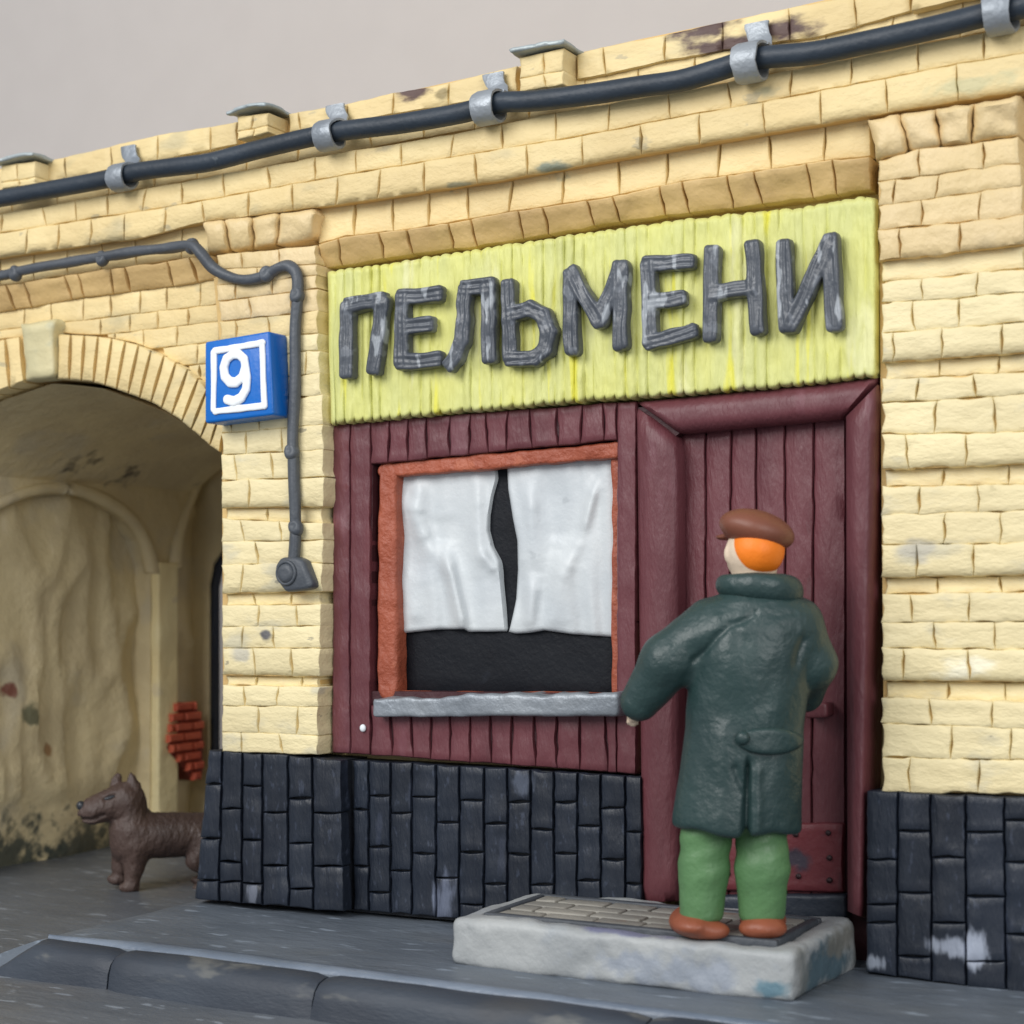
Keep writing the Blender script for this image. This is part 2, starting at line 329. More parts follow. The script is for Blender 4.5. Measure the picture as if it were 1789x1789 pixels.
def capsule(X, Y, Z, a, b, ra, rb):
    a = np.array(a, float); b = np.array(b, float); d = b-a; L = d@d
    t = np.clip(((X-a[0])*d[0]+(Y-a[1])*d[1]+(Z-a[2])*d[2])/L, 0, 1)
    return np.sqrt((X-a[0]-t*d[0])**2+(Y-a[1]-t*d[1])**2+(Z-a[2]-t*d[2])**2)-(ra+(rb-ra)*t)
def ellip(X, Y, Z, c, r, tilt=0.0):
    x, y, z = X-c[0], Y-c[1], Z-c[2]
    if tilt:
        ct, st = math.cos(tilt), math.sin(tilt); x, z = ct*x+st*z, -st*x+ct*z
    k = np.sqrt((x/r[0])**2+(y/r[1])**2+(z/r[2])**2)
    return (k-1)*min(r)
def segd(X, Z, a, b):
    dx, dz = b[0]-a[0], b[1]-a[1]; L = dx*dx+dz*dz
    t = np.clip(((X-a[0])*dx+(Z-a[1])*dz)/L, 0, 1)
    return np.sqrt((X-a[0]-t*dx)**2+(Z-a[1]-t*dz)**2), t
def lines(X, Z, pts):
    d = None
    for a, b in zip(pts[:-1], pts[1:]):
        q = segd(X, Z, a, b)[0]; d = q if d is None else np.minimum(d, q)
    return d
def wave(X, Y, Z, s, seed=0.0):      # cheap smooth pseudo noise for grids
    r = np.random.RandomState(int(seed*10) % 9999); o = 0
    for k in range(5):
        v = r.normal(size=3)*s; o = o + np.sin(X*v[0]+Y*v[1]+Z*v[2]+r.uniform(0, 6.3))
    return o/5
class Figure:
    """clay figure: modelled in photo units on the upright plane through its foot point"""
    def __init__(self, foot_px, Z):
        self.p = atZ(*foot_px, Z); d = self.p-CAM; d[2] = 0; self.n = d/np.linalg.norm(d)
        self.s = F/((self.p-CAM)@M[2])
    def w(self, x, y, z):
        d = ray(x, z); t = ((self.p-CAM)@self.n)/(d@self.n)
        return CAM+d*t + self.n*(y/self.s)
    def part(self, name, fn, lo, hi, h, m, parent=None):
        V, Fc = sdf_mesh(fn, lo, hi, h)
        me = bpy.data.meshes.new(name)
        W = [tuple(self.w(*v)) for v in V]
        me.from_pydata(W, [], [tuple(map(int, q)) for q in Fc])
        me.polygons.foreach_set('use_smooth', [True]*len(me.polygons))
        bm = bmesh.new(); bm.from_mesh(me); bmesh.ops.recalc_face_normals(bm, faces=bm.faces); bm.to_mesh(me); bm.free()
        return link(name, me, m, parent)
def world_sdf(name, fn, lo, hi, h, m, parent=None):
    V, Fc = sdf_mesh(fn, lo, hi, h)
    return mesh(name, V, Fc, m, parent, True)
def tube(name, m, parent, pts, rad, seg=14, sub=6, lump=.0):
    P = [np.array(p, float) for p in pts]; Q = []
    for i in range(len(P)-1):
        p0, p1, p2, p3 = P[max(i-1, 0)], P[i], P[i+1], P[min(i+2, len(P)-1)]
        for k in range(sub):
            t = k/sub
            Q.append(.5*((2*p1)+(-p0+p2)*t+(2*p0-5*p1+4*p2-p3)*t*t+(-p0+3*p1-3*p2+p3)*t**3))
    Q.append(P[-1]); v = []; f = []
    for i, q in enumerate(Q):
        t = Q[min(i+1, len(Q)-1)]-Q[max(i-1, 0)]; t /= np.linalg.norm(t)
        a = np.cross(t, [0, 1, 0]); a /= np.linalg.norm(a); b = np.cross(t, a)
        r = rad(i/(len(Q)-1)) if callable(rad) else rad
        for k in range(seg):
            an = 2*math.pi*k/seg
            rr = r*(1+lump*nz(q[0]+math.cos(an)*.3, q[2]+math.sin(an)*.3, 4.4, 5))
            v.append(q+a*math.cos(an)*rr+b*math.sin(an)*rr)
    for i in range(len(Q)-1):
        for k in range(seg):
            f.append((i*seg+k, i*seg+(k+1) % seg, (i+1)*seg+(k+1) % seg, (i+1)*seg+k))
    f += [tuple(range(seg)), tuple(range((len(Q)-1)*seg, len(Q)*seg))]
    return mesh(name, v, f, m, parent)

# ================================================================== SETTING
ROADZ = -.15
def sheet(name, m, x0, x1, y0, y1, z, n, amp, kind='structure', fn=None):
    v = []; f = []
    nx, ny = n
    for j in range(ny+1):
        for i in range(nx+1):
            x = x0+(x1-x0)*i/nx; y = y0+(y1-y0)*j/ny
            v.append((x, y, z+amp*nz(x, y, 2.2, 1.7)+amp*.5*nz(x, y, 7.2, 5)+(fn(x, y) if fn else 0)))
    for j in range(ny):
        for i in range(nx): f.append((j*(nx+1)+i, j*(nx+1)+i+1, (j+1)*(nx+1)+i+1, (j+1)*(nx+1)+i))
    o = mesh(name, v, f, m); tag(o, kind=kind); return o
o = sheet('road', m_road, -14, 12, -9, 4.95, ROADZ, (130, 70), .012)
# pavement slab with a rounded ramp at its left end
v = []; f = []
xs = [-3.05, -2.93, -2.81, -2.69, -2.58, -2.48] + [-2.4+.15*k for k in range(60)]
zs = [ROADZ-.02, -.132, -.095, -.05, -.012, 0]
ys = [-1.16+.08*k for k in range(18)]
for j, y in enumerate(ys):
    sh = .25*max(0, (-.1-y)/1.1)*0
    for i, x in enumerate(xs):
        z = zs[i] if i < 6 else 0
        v.append((x+sh+.02*nz(y, x, 1, 4), y, z+(.008*nz(x, y, 5, 1.9)+.004*nz(x, y, 8, 6) if i > 4 else 0)))
nx = len(xs)
for j in range(len(ys)-1):
    for i in range(nx-1): f.append((j*nx+i, j*nx+i+1, (j+1)*nx+i+1, (j+1)*nx+i))
b = len(v)
for i in range(nx): v.append((v[i][0], v[i][1]-.004, -.2))
for i in range(nx-1): f.append((i, i+1, b+i+1, b+i))
tag(mesh('pavement', v, f, m_pave), kind='structure')
# pavement edge turned up behind the kerb, its catch of light painted paler
v = []; f = []
for i in range(60):
    x = -2.50+i*.09; w_ = .12*min(1, i/6)*(1-.55*min(1, max(0, (x+1.6)/2.2)))+.01
    v += [(x, -1.152, -.06), (x, -1.156, .010), (x, -1.156+w_*.5, .022+.003*nz(x, 1, 1, 4)), (x, -1.156+w_+.012*nz(x, 3, 1, 3), .012), (x, -1.156+w_+.03, -.02)]
for i in range(59):
    for k in range(4): f.append((i*5+k, i*5+k+1, i*5+k+6, i*5+k+5))
tag(mesh('kerb_strip', v, f, m_kerbsheen), kind='structure')
# kerb of long rounded stones
kerb = empty('kerb', (0, -1.25, ROADZ)); tag(kerb, kind='structure')
def kerb_stone(x0, x1, taper=False):
    prof = [(-1.155, -.16), (-1.155, .004), (-1.175, .010), (-1.22, .010), (-1.262, -.002), (-1.29, -.03), (-1.305, -.07), (-1.325, -.165)]
    n = max(6, int((x1-x0)/.06)); v = []; f = []
    for i in range(n+1):
        t = i/n; x = x0+(x1-x0)*t
        e = min(t, 1-t)*(x1-x0); pin = .012*max(0, 1-e/.03)**2
        k = 1.0
        if taper: k = min(1, max(.02, (x-x0)/.24))**.8
        for (y, z) in prof:
            zz = z if z < -.15 else (z-pin+.15)*k-.15
            v.append((x+.015*nz(y*9, z*9, x0), y+(pin if y < -1.2 else 0)+.012*nz(x, z, 4.4, 3), zz+.006*nz(x, y, 6.6, 4)))
    m_ = len(prof)
    for i in range(n):
        for k in range(m_-1): f.append((i*m_+k, i*m_+k+1, (i+1)*m_+k+1, (i+1)*m_+k))
    f += [tuple(range(m_)), tuple(range(n*m_, n*m_+m_))]
    mesh('kerb_stone', v, f, m_kerb, kerb, True, math.radians(60))
ks = [-2.72, atZ(207, 1665, 0)[0], atZ(556, 1712, 0)[0], .62, 1.75, 2.85, 3.95, 5.2]
for i in range(len(ks)-1): kerb_stone(ks[i], ks[i+1]-.006, i == 0)
# painted wall behind the model
v = [(-40, 5, -6), (40, 5, -6), (40, 5, 26), (-40, 5, 26), (-40, 5.2, -6), (40, 5.2, -6), (40, 5.2, 26), (-40, 5.2, 26)]
f = [(0, 1, 2, 3), (4, 5, 6, 7), (0, 1, 5, 4), (2, 3, 7, 6), (0, 3, 7, 4), (1, 2, 6, 5)]
tag(mesh('backdrop_wall', v, f, m_wall, None, False), kind='structure')

# ================================================================== BUILDING
B = empty('shop_building', (-.6, 1.2, 0))
tag(B, 'yellow brick corner shop building with maroon door, curtained window and arched passage', 'building')
XR, XAX, XL = -2.435, -3.73, -4.92
intr = [(100, 662), (161, 667), (215, 684), (268, 704), (312, 731), (352, 765), (384, 788)]
arcR = [at(x, y, -.02) for x, y in intr]
arcR = [(p[0], p[2]) for p in arcR]
arch_prof = [(XR, arcR[-1][1])] + [(min(x, XR), z) for x, z in reversed(arcR[:-1])] + [(XAX, arcR[0][1]+.015)]
arch_prof += [(2*XAX-x, z) for x, z in reversed(arch_prof[:-1])]
def extrude_xz(name, m, parent, prof, y0, y1):
    n = len(prof); v = [(x, y0, z) for x, z in prof]+[(x, y1, z) for x, z in prof]
    f = [tuple(range(n)), tuple(range(2*n-1, n-1, -1))]+[(i, (i+1) % n, n+(i+1) % n, n+i) for i in range(n)]
    return mesh(name, v, f, m, parent, False)
XE = 2.7
wall = extrude_xz('wall', m_body, B, [(XR, -.14), (XE, -.14), (XE, 3.92), (-6.6, 3.92), (-6.6, -.14), (-5.45, -.14), (-5.45, arch_prof[-1][1]), ] + list(reversed(arch_prof)), .14, 2.7)
YP = {}   # planes
# ---- parapet
par = multi_prism('parapet', m_bed, B, [
    (strip_poly(0-140, 1789+60, poly([(-140, 318), (80, 281), (194, 256), (412, 214), (603, 182), (907, 115), (1200, 48), (1377, 14), (1850, -95)]), poly([(0, 374), (600, 267), (1200, 158), (1800, 42)])), 0.0, .3)])
ptop = poly([(-140, 326), (80, 281), (194, 256), (275, 237), (412, 214), (503, 199), (603, 183), (684, 163), (783, 146), (850, 127), (907, 115), (1007, 96), (1054, 82), (1160, 62), (1263, 39), (1377, 15), (1500, -9), (1850, -88)])
pbot = poly([(-140, 366), (80, 320), (188, 298), (278, 280), (416, 253), (500, 235), (607, 213), (690, 200), (788, 183), (917, 160), (1007, 140), (1061, 131), (1163, 107), (1266, 89), (1447, 62), (1591, 20), (1850, -38)])
row(par, m_parapet, -120, 62, ptop, pbot, [-40], -.06, lip=.01)
row(par, m_parapet, 82, 414, ptop, pbot, [115, 195, 276, 368], -.06, lip=.01)
row(par, m_parapet, 505, 904, ptop, pbot, [523, 606, 687, 784, 862], -.06, lip=.01)
row(par, m_parapet, 1008, 1592, ptop, pbot, [1056, 1162, 1263, 1379, 1494], -.06, lip=.01)
row(par, m_parapet, 1592, 1850, ptop, pbot, [1690], -.10, lip=.01)
p2b = poly([(-140, 400), (0, 376), (600, 267), (1200, 160), (1605, 79), (1800, 42)])
row(par, m_brick, -120, 1850, pbot, p2b, [-60, 20, 100, 190, 270, 345, 430, 520, 647, 741, 830, 925, 1022, 1117, 1214, 1330, 1445, 1558, 1680, 1790], -.03)
# ---- parapet posts with grey caps
def post(x0, x1, yt0, yt1, yb0, yb1, split, mid, cap_px):
    Y = -.17
    P_ = prism('parapet_post', m_bed, B, [(x0+2, yt0+2), (x1-2, yt1+2), (x1-2, yb1), (x0+2, yb0)], Y+.02, .12)
    top = poly([(x0, yt0), (x1, yt1)]); bot = poly([(x0, yb0), (x1, yb1)])
    md = lambda x: top(x)+(bot(x)-top(x))*mid
    row(P_, m_brick, x0, x1, top, md, [split], Y, depth=.17, bw=4)
    row(P_, m_brick, x0, x1, md, bot, [split+3], Y, depth=.17, bw=4)
    a, b = at(x0, yt0, Y), at(x1, yt1, Y); zc = (a[2]+b[2])/2; xc = (a[0]+b[0])/2; hw = (b[0]-a[0])/2
    def f(X, Yy, Z):
        zz = Z-(zc+.028)+.25*(X-xc)**2+.10*(Yy+.04)**2+.012*wave(X, Yy, Z, 14, abs(x0)+1)
        d = np.maximum(np.maximum(np.abs(X-xc)-(hw+.03+.02*wave(X, Yy, Z, 18, 4)), np.abs(Yy+.04)-(.185+.015*wave(X, Yy, Z, 20, 7))), np.abs(zz)-.011)
        return d
    world_sdf('cap', f, (xc-hw-.16, -.34, zc-.12), (xc+hw+.16, .26, zc+.12), .012, m_capstone, P_)
post(2, 62, 290, 281, 330, 322, 30, .72, None)
post(414, 470, 205, 196, 243, 232, 441, .66, None)
post(908, 985, 100, 84, 160, 148, 950, .62, None)
# ---- cornice, two proud courses
at0 = poly([(-140, 398), (0, 374), (300, 321), (600, 266), (789, 235), (1006, 190), (1200, 157), (1383, 122), (1605, 77), (1719, 57), (1850, 34)])
at1 = poly([(-140, 428), (0, 407), (300, 360), (600, 306), (1000, 240), (1189, 204), (1336, 178), (1547, 137), (1672, 112), (1850, 84)])
at2 = poly([(-140, 472), (0, 451), (248, 417), (352, 390), (550, 364), (600, 358), (900, 312), (1189, 259), (1340, 234), (1514, 205), (1672, 178), (1850, 150)])
cor = multi_prism('cornice', m_bed, B, [(strip_poly(-130, 1860, at0, at1), -.07, .2), (strip_poly(-130, 1860, at1, at2, 8, 3), -.085, .2)])
row(cor, m_brick, -130, 1860, at0, at1, [-60, 3, 77, 132, 188, 252, 318, 391, 470, 551, 622, 701, 790, 877, 971, 1064, 1169, 1274, 1382, 1487, 1604, 1719, 1830], -.10, depth=.04)
row(cor, m_brick, -130, 1860, at1, at2, [-80, -15, 46, 102, 158, 218, 288, 355, 434, 511, 588, 662, 741, 832, 921, 1017, 1120, 1222, 1335, 1434, 1549, 1672, 1800], -.118, depth=.04, lip=.045)
# ---- shop fascia: plain course and leaning string course
rc = poly([(550, 428), (606, 413), (727, 399), (821, 383), (898, 369), (1080, 342), (1170, 322), (1189, 318), (1353, 295), (1447, 280), (1524, 273)])
rd = poly([(550, 473), (600, 465), (724, 444), (835, 431), (1036, 396), (1163, 377), (1286, 364), (1400, 348), (1524, 331)])
sc = multi_prism('string_course', m_bed, B, [(strip_poly(557, 1522, at2, rc), .03, .2), (strip_poly(559, 1522, rc, rd), .03, .2)])
row(sc, m_brick, 557, 1522, lambda x: at2(x)-4, rc, [620, 687, 750, 819, 893, 984, 1082, 1166, 1257, 1346, 1442], -.02, bw=2.4, gs=(.6, 2.2))
row(sc, m_tanshade, (556, 562), (1520, 1524), rc, rd, [(590, 598), (662, 672), (710, 721), (783, 793), (822, 833), (905, 915), (947, 960), (1026, 1038), (1070, 1083), (1151, 1163), (1192, 1204), (1270, 1281), (1316, 1332), (1409, 1420), (1454, 1462)], -.085, -.005, gs=(1.0, 1.6), lump=.012, wob=2)
# ---- wall over the arch
dl0 = poly([(-140, 521), (0, 500), (100, 484), (248, 463), (365, 446), (390, 442)])
dl1 = poly([(-140, 567), (0, 545), (150, 520), (300, 500), (378, 487), (392, 485)])
sc2 = multi_prism('string_course', m_bed, B, [(strip_poly(-130, 386, dl0, dl1), .0, .2), (strip_poly(-130, 386, at2, dl0), .03, .2)])
row(sc2, m_brick, -130, 372, lambda x: at2(x)-4, dl0, [-60, 0, 60, 118, 178, 238, 318], -.02)
row(sc2, m_tanshade, -130, (366, 380), dl0, dl1, [(-90, -74), (-30, -14), (12, 27), (40, 57), (112, 127), (136, 147), (192, 199), (218, 228), (292, 304), (332, 347)], -.085, -.02, gs=(.8, 1.5), lump=.012, wob=2)
exr = poly([(-140, 640), (-60, 606), (0, 594), (100, 583), (160, 586), (235, 600), (285, 620), (322, 641), (354, 667), (375, 700), (392, 742)])
fl = [dl1, poly([(0, 577), (379, 532)]), poly([(0, 606), (379, 562)]), poly([(0, 640), (379, 597)]), poly([(0, 672), (379, 634)]), poly([(0, 706), (379, 668)])]
sp = multi_prism('spandrel', m_bed, B, [([(-130, dl1(-130)), (386, dl1(386)), (392, 742), (354, 667), (322, 641), (285, 620), (235, 600), (160, 586), (100, 583), (0, 594), (-60, 606), (-130, 636)], .035, .2)])
fj = [[-90, -40, 42, 90, 146, 194, 245, 292, 350], [-60, -15, 60, 100, 176, 227, 275, 330], [-80, 20, 130, 200, 250, 309], [285, 345], [350]]
for k in range(5):
    bt = (lambda a: (lambda x: min(a(x), exr(x)-1)))(fl[k+1])
    E = [-130] + fj[k] + [384]
    for i in range(len(E)-1):
        l, r_ = E[i], E[i+1]
        while l < r_-8 and bt(l)-fl[k](l) < 5: l += 3
        while r_ > l+8 and bt(r_)-fl[k](r_) < 5: r_ -= 3
        if r_-l > 12 and bt((l+r_)/2)-fl[k]((l+r_)/2) > 6:
            patch('brick', m_brick, sp, l, r_, fl[k], bt, .0, bw=2.6, seed=k*3.1)
# ---- arch ring
inn = poly([(-140, 735), (-60, 705), (0, 684), (44, 667), (100, 662), (161, 667), (215, 684), (268, 704), (312, 731), (352, 765), (385, 790)])
def ring_pt(poly_pts, t):      # arc-length position on the polyline
    seg = [math.dist(poly_pts[i], poly_pts[i+1]) for i in range(len(poly_pts)-1)]
    s = t*sum(seg)
    for i, q in enumerate(seg):
        if s <= q or i == len(seg)-1:
            k = s/q; return (poly_pts[i][0]+(poly_pts[i+1][0]-poly_pts[i][0])*k, poly_pts[i][1]+(poly_pts[i+1][1]-poly_pts[i][1])*k)
        s -= q
inR = [(100, 662), (130, 663), (161, 667), (190, 675), (215, 684), (268, 704), (312, 731), (340, 754), (366, 777), (384, 790)]
exR = [(100, 584), (160, 587), (200, 592), (235, 601), (285, 621), (322, 642), (354, 668), (377, 700), (392, 745)]
inL = [(44, 667), (0, 684), (-60, 706), (-140, 740)]; exL = [(36, 588), (0, 595), (-60, 608), (-140, 642)]
arch = multi_prism('arch', m_bed, B, [(exL[::-1]+[(70, 585)]+exR+inR[::-1]+[(70, 664)]+inL, -.01, .2)])
def voussoir(ep, ip, t0, t1, m, name='voussoir', Y=-.05, bw=.16):
    v = []; N_ = 5; K = 7
    us = [0, .1, .3, .5, .7, .9, 1]; vs_ = [0, .05, .3, .65, .95, 1]
    sd = rnd.uniform(0, 40)
    for vv in vs_:
        for u in us:
            g = .015+.085*math.sin(math.pi*vv)
            t = t0+(t1-t0)*(g+(1-2*g)*u)
            a, b = ring_pt(ep, t), ring_pt(ip, t)
            x = a[0]+(b[0]-a[0])*vv; y = a[1]+(b[1]-a[1])*vv
            e = min(u, 1-u)/.12; e2 = min(vv, 1-vv)/.07
            d = .016*(max(0, 1-e)**2+max(0, 1-e2)**2)
            v.append(at(x+.8*nz(x*.05, y*.05, sd), y+.8*nz(x*.05, y*.05, sd+5), Y+d-.008*nz(x*.03, y*.03, 3.3)))
    nu, nv = len(us), len(vs_)
    f = [(j*nu+i, j*nu+i+1, (j+1)*nu+i+1, (j+1)*nu+i) for j in range(nv-1) for i in range(nu-1)]
    loop = list(range(nu))+[j*nu+nu-1 for j in range(1, nv)]+[(nv-1)*nu+i for i in range(nu-2, -1, -1)]+[j*nu for j in range(nv-2, 0, -1)]
    b = len(v)
    for k in loop: v.append(np.array([v[k][0], .15, v[k][2]]))
    for k in range(len(loop)): f.append((loop[k], loop[(k+1) % len(loop)], b+(k+1) % len(loop), b+k))
    mesh(name, v, f, m, arch, True, math.radians(60))
nV = 15
for k in range(nV): voussoir(exR, inR, k/nV, (k+1)/nV, m_brick)
for k in range(7): voussoir(exL, inL, k/7, (k+1)/7, m_brick)
patch('keystone', m_keystone, arch, (37, 45), (99, 99), poly([(37, 566), (98, 557)]), poly([(45, 668), (99, 660)]), -.105, -.07, depth=.12, bev=.03, bw=9, lump=.015)

# ---- left pier: top courses, then blocks of courses parted by recessed ones
pier = multi_prism('pier', m_bed, B, [([(372, 470), (552, 455), (557, 640), (560, 760), (560, 1316), (390, 1311), (388, 790), (384, 600)], -.02, .2)])
PR = poly([(400, 552), (640, 557), (760, 566), (900, 567), (1318, 556)])   # right edge by row height
cap0 = poly([(350, 388), (552, 366)]); cap1 = poly([(350, 449), (400, 440), (552, 421)])
row(pier, m_cream, (352, 366), (553, 549), cap0, cap1, [(392, 404), (441, 444), (488, 484)], -.12, -.10, depth=.2, bev=.03, bw=8, lump=.02, lip=.03, wob=3)
L_ = lambda yl, yr, xl=386, xr=560: poly([(xl, yl), (xr, yr)])
rows = [  # (bottom left, bottom right, joints, kind)
    (470, 462, [422, 488], 0), (498, 480, [449], 0), (526, 504, [412, 476], 0), (562, 543, [436, 510], 0), (597, 581, [412, 470], 0),
    (628, 612, [440, 510], 0), (668, 652, [420, 480, 535], 0), (706, 690, [450, 512], 0), (757, 742, [404, 453], 0),
    (795, 786, [430, 493], 0), (840, 834, [411, 476], 0), (888, 886, [436, 516], 1), (907, 914, [468], 2), (947, 943, [424, 491], 0), (987, 983, [450], 0),
    (1038, 1034, [423], 1), (1058, 1056, [446, 510], 2), (1095, 1094, [451, 518], 0), (1132, 1133, [424, 478], 0), (1180, 1183, [444, 510], 1),
    (1197, 1200, [449, 528], 2), (1233, 1235, [427, 485], 0), (1278, 1285, [451, 520], 0), (1313, 1319, [422, 490], 0)]
tp = L_(446, 428); beds = []
for bl, br, js, kd in rows:
    bt = L_(bl, br)
    x0 = 379 if bl < 530 else 384 if bl < 600 else 388
    Y = {0: -.092, 1: -.098, 2: -.042}[kd]
    if kd == 2: x0 += 9
    xr = PR((bl+br)/2)-(2 if kd == 2 else 0)
    mm = m_brick if bl < 600 else m_pale
    if bl < 600: mm = m_cream if bl < 580 else m_brick
    if kd != 2: beds.append((strip_poly(x0+5, xr-5, tp, bt, 6, .5), Y+.024, Y+.05))
    row(pier, mm, x0, xr, tp, bt, js, Y, depth=.2, lip=(.035 if kd == 1 else 0), bw=2.0, lump=.005, wob=2.2)
    tp = bt
multi_prism('mortar', m_bed, pier, beds); beds = []
# ---- right pilaster
pil = multi_prism('pilaster', m_bed, B, [([(1535, 300), (1778, 270), (1784, 1000), (1860, 1100), (1860, 1398), (1545, 1384)], -.01, .2), ([(1785, 150), (1860, 140), (1860, 1200), (1785, 1200)], .08, .25)])
row(pil, m_cream, (1516, 1532), (1784, 1780), poly([(1514, 209), (1782, 168)]), poly([(1530, 285), (1600, 264), (1782, 240)]), [(1572, 1590), (1635, 1645), (1702, 1698)], -.13, -.11, depth=.25, bev=.035, bw=9, lump=.025, lip=.02, wob=3)
rowsR = [(317, 284, [1606, 1717], 0), (360, 324, [1563, 1638], 0), (402, 377, [1611, 1712], 0), (456, 428, [1572, 1678], 1), (493, 470, [], 2),
    (530, 511, [1611, 1708], 0), (582, 563, [1596, 1676], 0), (634, 617, [1560, 1645, 1750], 1), (664, 650, [1642, 1745], 2),
    (704, 689, [1604, 1703], 0), (759, 754, [1635, 1738], 0), (821, 811, [1585, 1688], 1), (850, 846, [1647, 1762], 2),
    (899, 892, [1607, 1709], 0), (951, 949, [1651, 1748], 0), (1010, 1005, [1601, 1700], 1), (1038, 1034, [1638, 1750], 2),
    (1088, 1086, [1591, 1693], 0), (1132, 1135, [1633, 1738], 0), (1190, 1192, [1578, 1692], 1), (1219, 1228, [1655, 1757], 2),
    (1263, 1273, [1625, 1734], 0), (1323, 1328, [1662, 1765], 0), (1383, 1387, [1590, 1710], 0)]
tp = poly([(1530, 283), (1600, 262), (1782, 239)])
PRR = poly([(240, 1776), (430, 1790), (700, 1800), (1380, 1830)])
for bl, br, js, kd in rowsR:
    bt = poly([(1541, bl), (1789, br)])
    x0 = 1535 if bl < 500 else 1541
    Y = {0: -.092, 1: -.10, 2: -.035}[kd]
    if kd == 2: x0 += 6
    if kd != 2: beds.append((strip_poly(x0+5, PRR(bl)-6, tp, bt, 6, .5), Y+.026, Y+.05))
    row(pil, m_cream if bl < 470 else m_pale, x0, PRR(bl)-(4 if kd == 2 else 0), tp, bt, js, Y, depth=.2, lip=(.035 if kd == 1 else 0), bw=2.2, lump=.006, gs=(.1, 2.6), wob=3.0)
    tp = bt

multi_prism('mortar', m_bed, pil, beds)
# ---- plinth of upright black tiles
def plinth(bx, top, bot, notches, Yt, Yb, body_pts, Yback=.14, xe=(0, 0)):
    P_ = multi_prism('plinth', m_blackbed, B, [(body_pts, max(Yt, Yb)+.03, Yback)])
    for i in range(len(bx)-1):
        l, r_ = bx[i], bx[i+1]
        ys = [None]+notches[i]+[None]
        xm = (l[0]+r_[0]+l[1]+r_[1])/4; T, Bm = top(xm), bot(xm)
        for k in range(len(ys)-1):
            ta = (lambda c: (lambda x: c))(ys[k]) if ys[k] else top
            tb = (lambda c: (lambda x: c))(ys[k+1]) if ys[k+1] else bot
            if tb(xm)-ta(xm) < 6: continue
            fa, fb = (ta(xm)-T)/(Bm-T), (tb(xm)-T)/(Bm-T)
            lx = lambda e, q: e[0]+(e[1]-e[0])*q
            patch('tile', m_black, P_, (lx(l, fa), lx(l, fb)), (lx(r_, fa), lx(r_, fb)), ta, tb, Yt+(Yb-Yt)*fa, Yt+(Yb-Yt)*fb, depth=.06, bw=2.6, bev=.010, gs=(1.0, 2.0), gt=.2, bh=.25, lens_h=True, lump=.008, step=13, wob=1.8)
    return P_
nl = [[1370, 1464, 1538], [1413, 1506, 1541], [1373, 1467, 1543], [1420, 1512], [1394, 1472, 1553], [1420, 1513]]
plinth([(364, 340), (389, 383), (424, 423), (459, 459), (503, 505), (546, 548), (598, 601)], poly([(360, 1309), (604, 1327)]), poly([(335, 1569), (352, 1573), (604, 1593)]), nl, -.10, -.14,
       [(366, 1311), (600, 1328), (603, 1592), (345, 1570)])
nc = [[1414, 1513], [1389, 1479, 1558], [1420, 1521], [1392, 1492], [1437, 1534], [1398, 1489, 1580], [1439, 1544], [1401, 1492, 1588], [1449, 1545], [1401, 1491, 1590], [1442, 1538], [1411, 1502, 1590], [1454, 1543]]
cx = [617, 645, 683, 720, 762, 803, 846, 887, 927, 968, 1009, 1050, 1093, 1122]
plinth([(x, x) for x in cx], poly([(600, 1325), (1125, 1356)]), poly([(600, 1589), (800, 1606), (1125, 1640)]), nc, -.03, -.035,
       [(608, 1328), (1121, 1357), (1121, 1638), (608, 1591)])
nr = [[1501, 1580, 1612], [1452, 1559, 1671], [1498, 1612], [1454, 1566, 1680], [1433, 1506, 1632], [1470, 1590]]
plinth([(1514, 1513), (1568, 1568), (1626, 1628), (1687, 1688), (1754, 1758), (1824, 1830), (1900, 1905)], poly([(1514, 1380), (1789, 1393)]), poly([(1514, 1698), (1789, 1739)]), nr, -.13, -.14,
       [(1517, 1383), (1898, 1400), (1898, 1750), (1517, 1698)])

# ---- shop front boards round the window
Y0 = .0
sf = multi_prism('shopfront', m_reddark, B, [
    ([(582, 742), (1112, 702), (1112, 772), (1078, 772), (1078, 766), (652, 806), (648, 1205), (582, 1205)], Y0+.02, .2),
    ([(1080, 770), (1112, 770), (1112, 1345), (1080, 1345)], Y0+.02, .2),
    ([(582, 1207), (1112, 1212), (1112, 1348), (582, 1310)], Y0+.02, .2)])
# opening needs a clear recess: boards only where the photo shows them
btop = poly([(575, 742), (1115, 700)]); wtop = poly([(650, 810), (1080, 768)])
sbot = poly([(575, 1314), (1125, 1353)]); stop_ = poly([(645, 1232), (1082, 1240)])
kw = dict(burr=.003, name='plank', gs=(.0, 2.7), bw=2.4, bev=.008, depth=.18, lump=.008)
row(sf, m_red, 581, 648, btop, sbot, [612], Y0, **{**kw, 'gs': (.5, .4)})
row(sf, m_red, 648, 1078, btop, wtop, [680, 713, 746, 786, 821, 851, 886, 927, 974, 1016, 1055], Y0, **kw)
row(sf, m_red, 648, 1078, stop_, sbot, [685, 719, 753, 787, 822, 858, 895, 935, 973, 1014, 1060], Y0, **kw)
patch('plank', m_red, sf, 1078, 1112, btop, sbot, Y0, depth=.18, gs=(.5, .4), bw=2.6, bev=.010)
p = at(634, 1272, -.012)
world_sdf('paint_fleck', lambda X, Y, Z: (np.sqrt(((X-p[0])/.018)**2+((Y-p[1])/.012)**2+((Z-p[2])/.02)**2)-1)*.012, p-.04, p+.04, .005, m_white, sf)
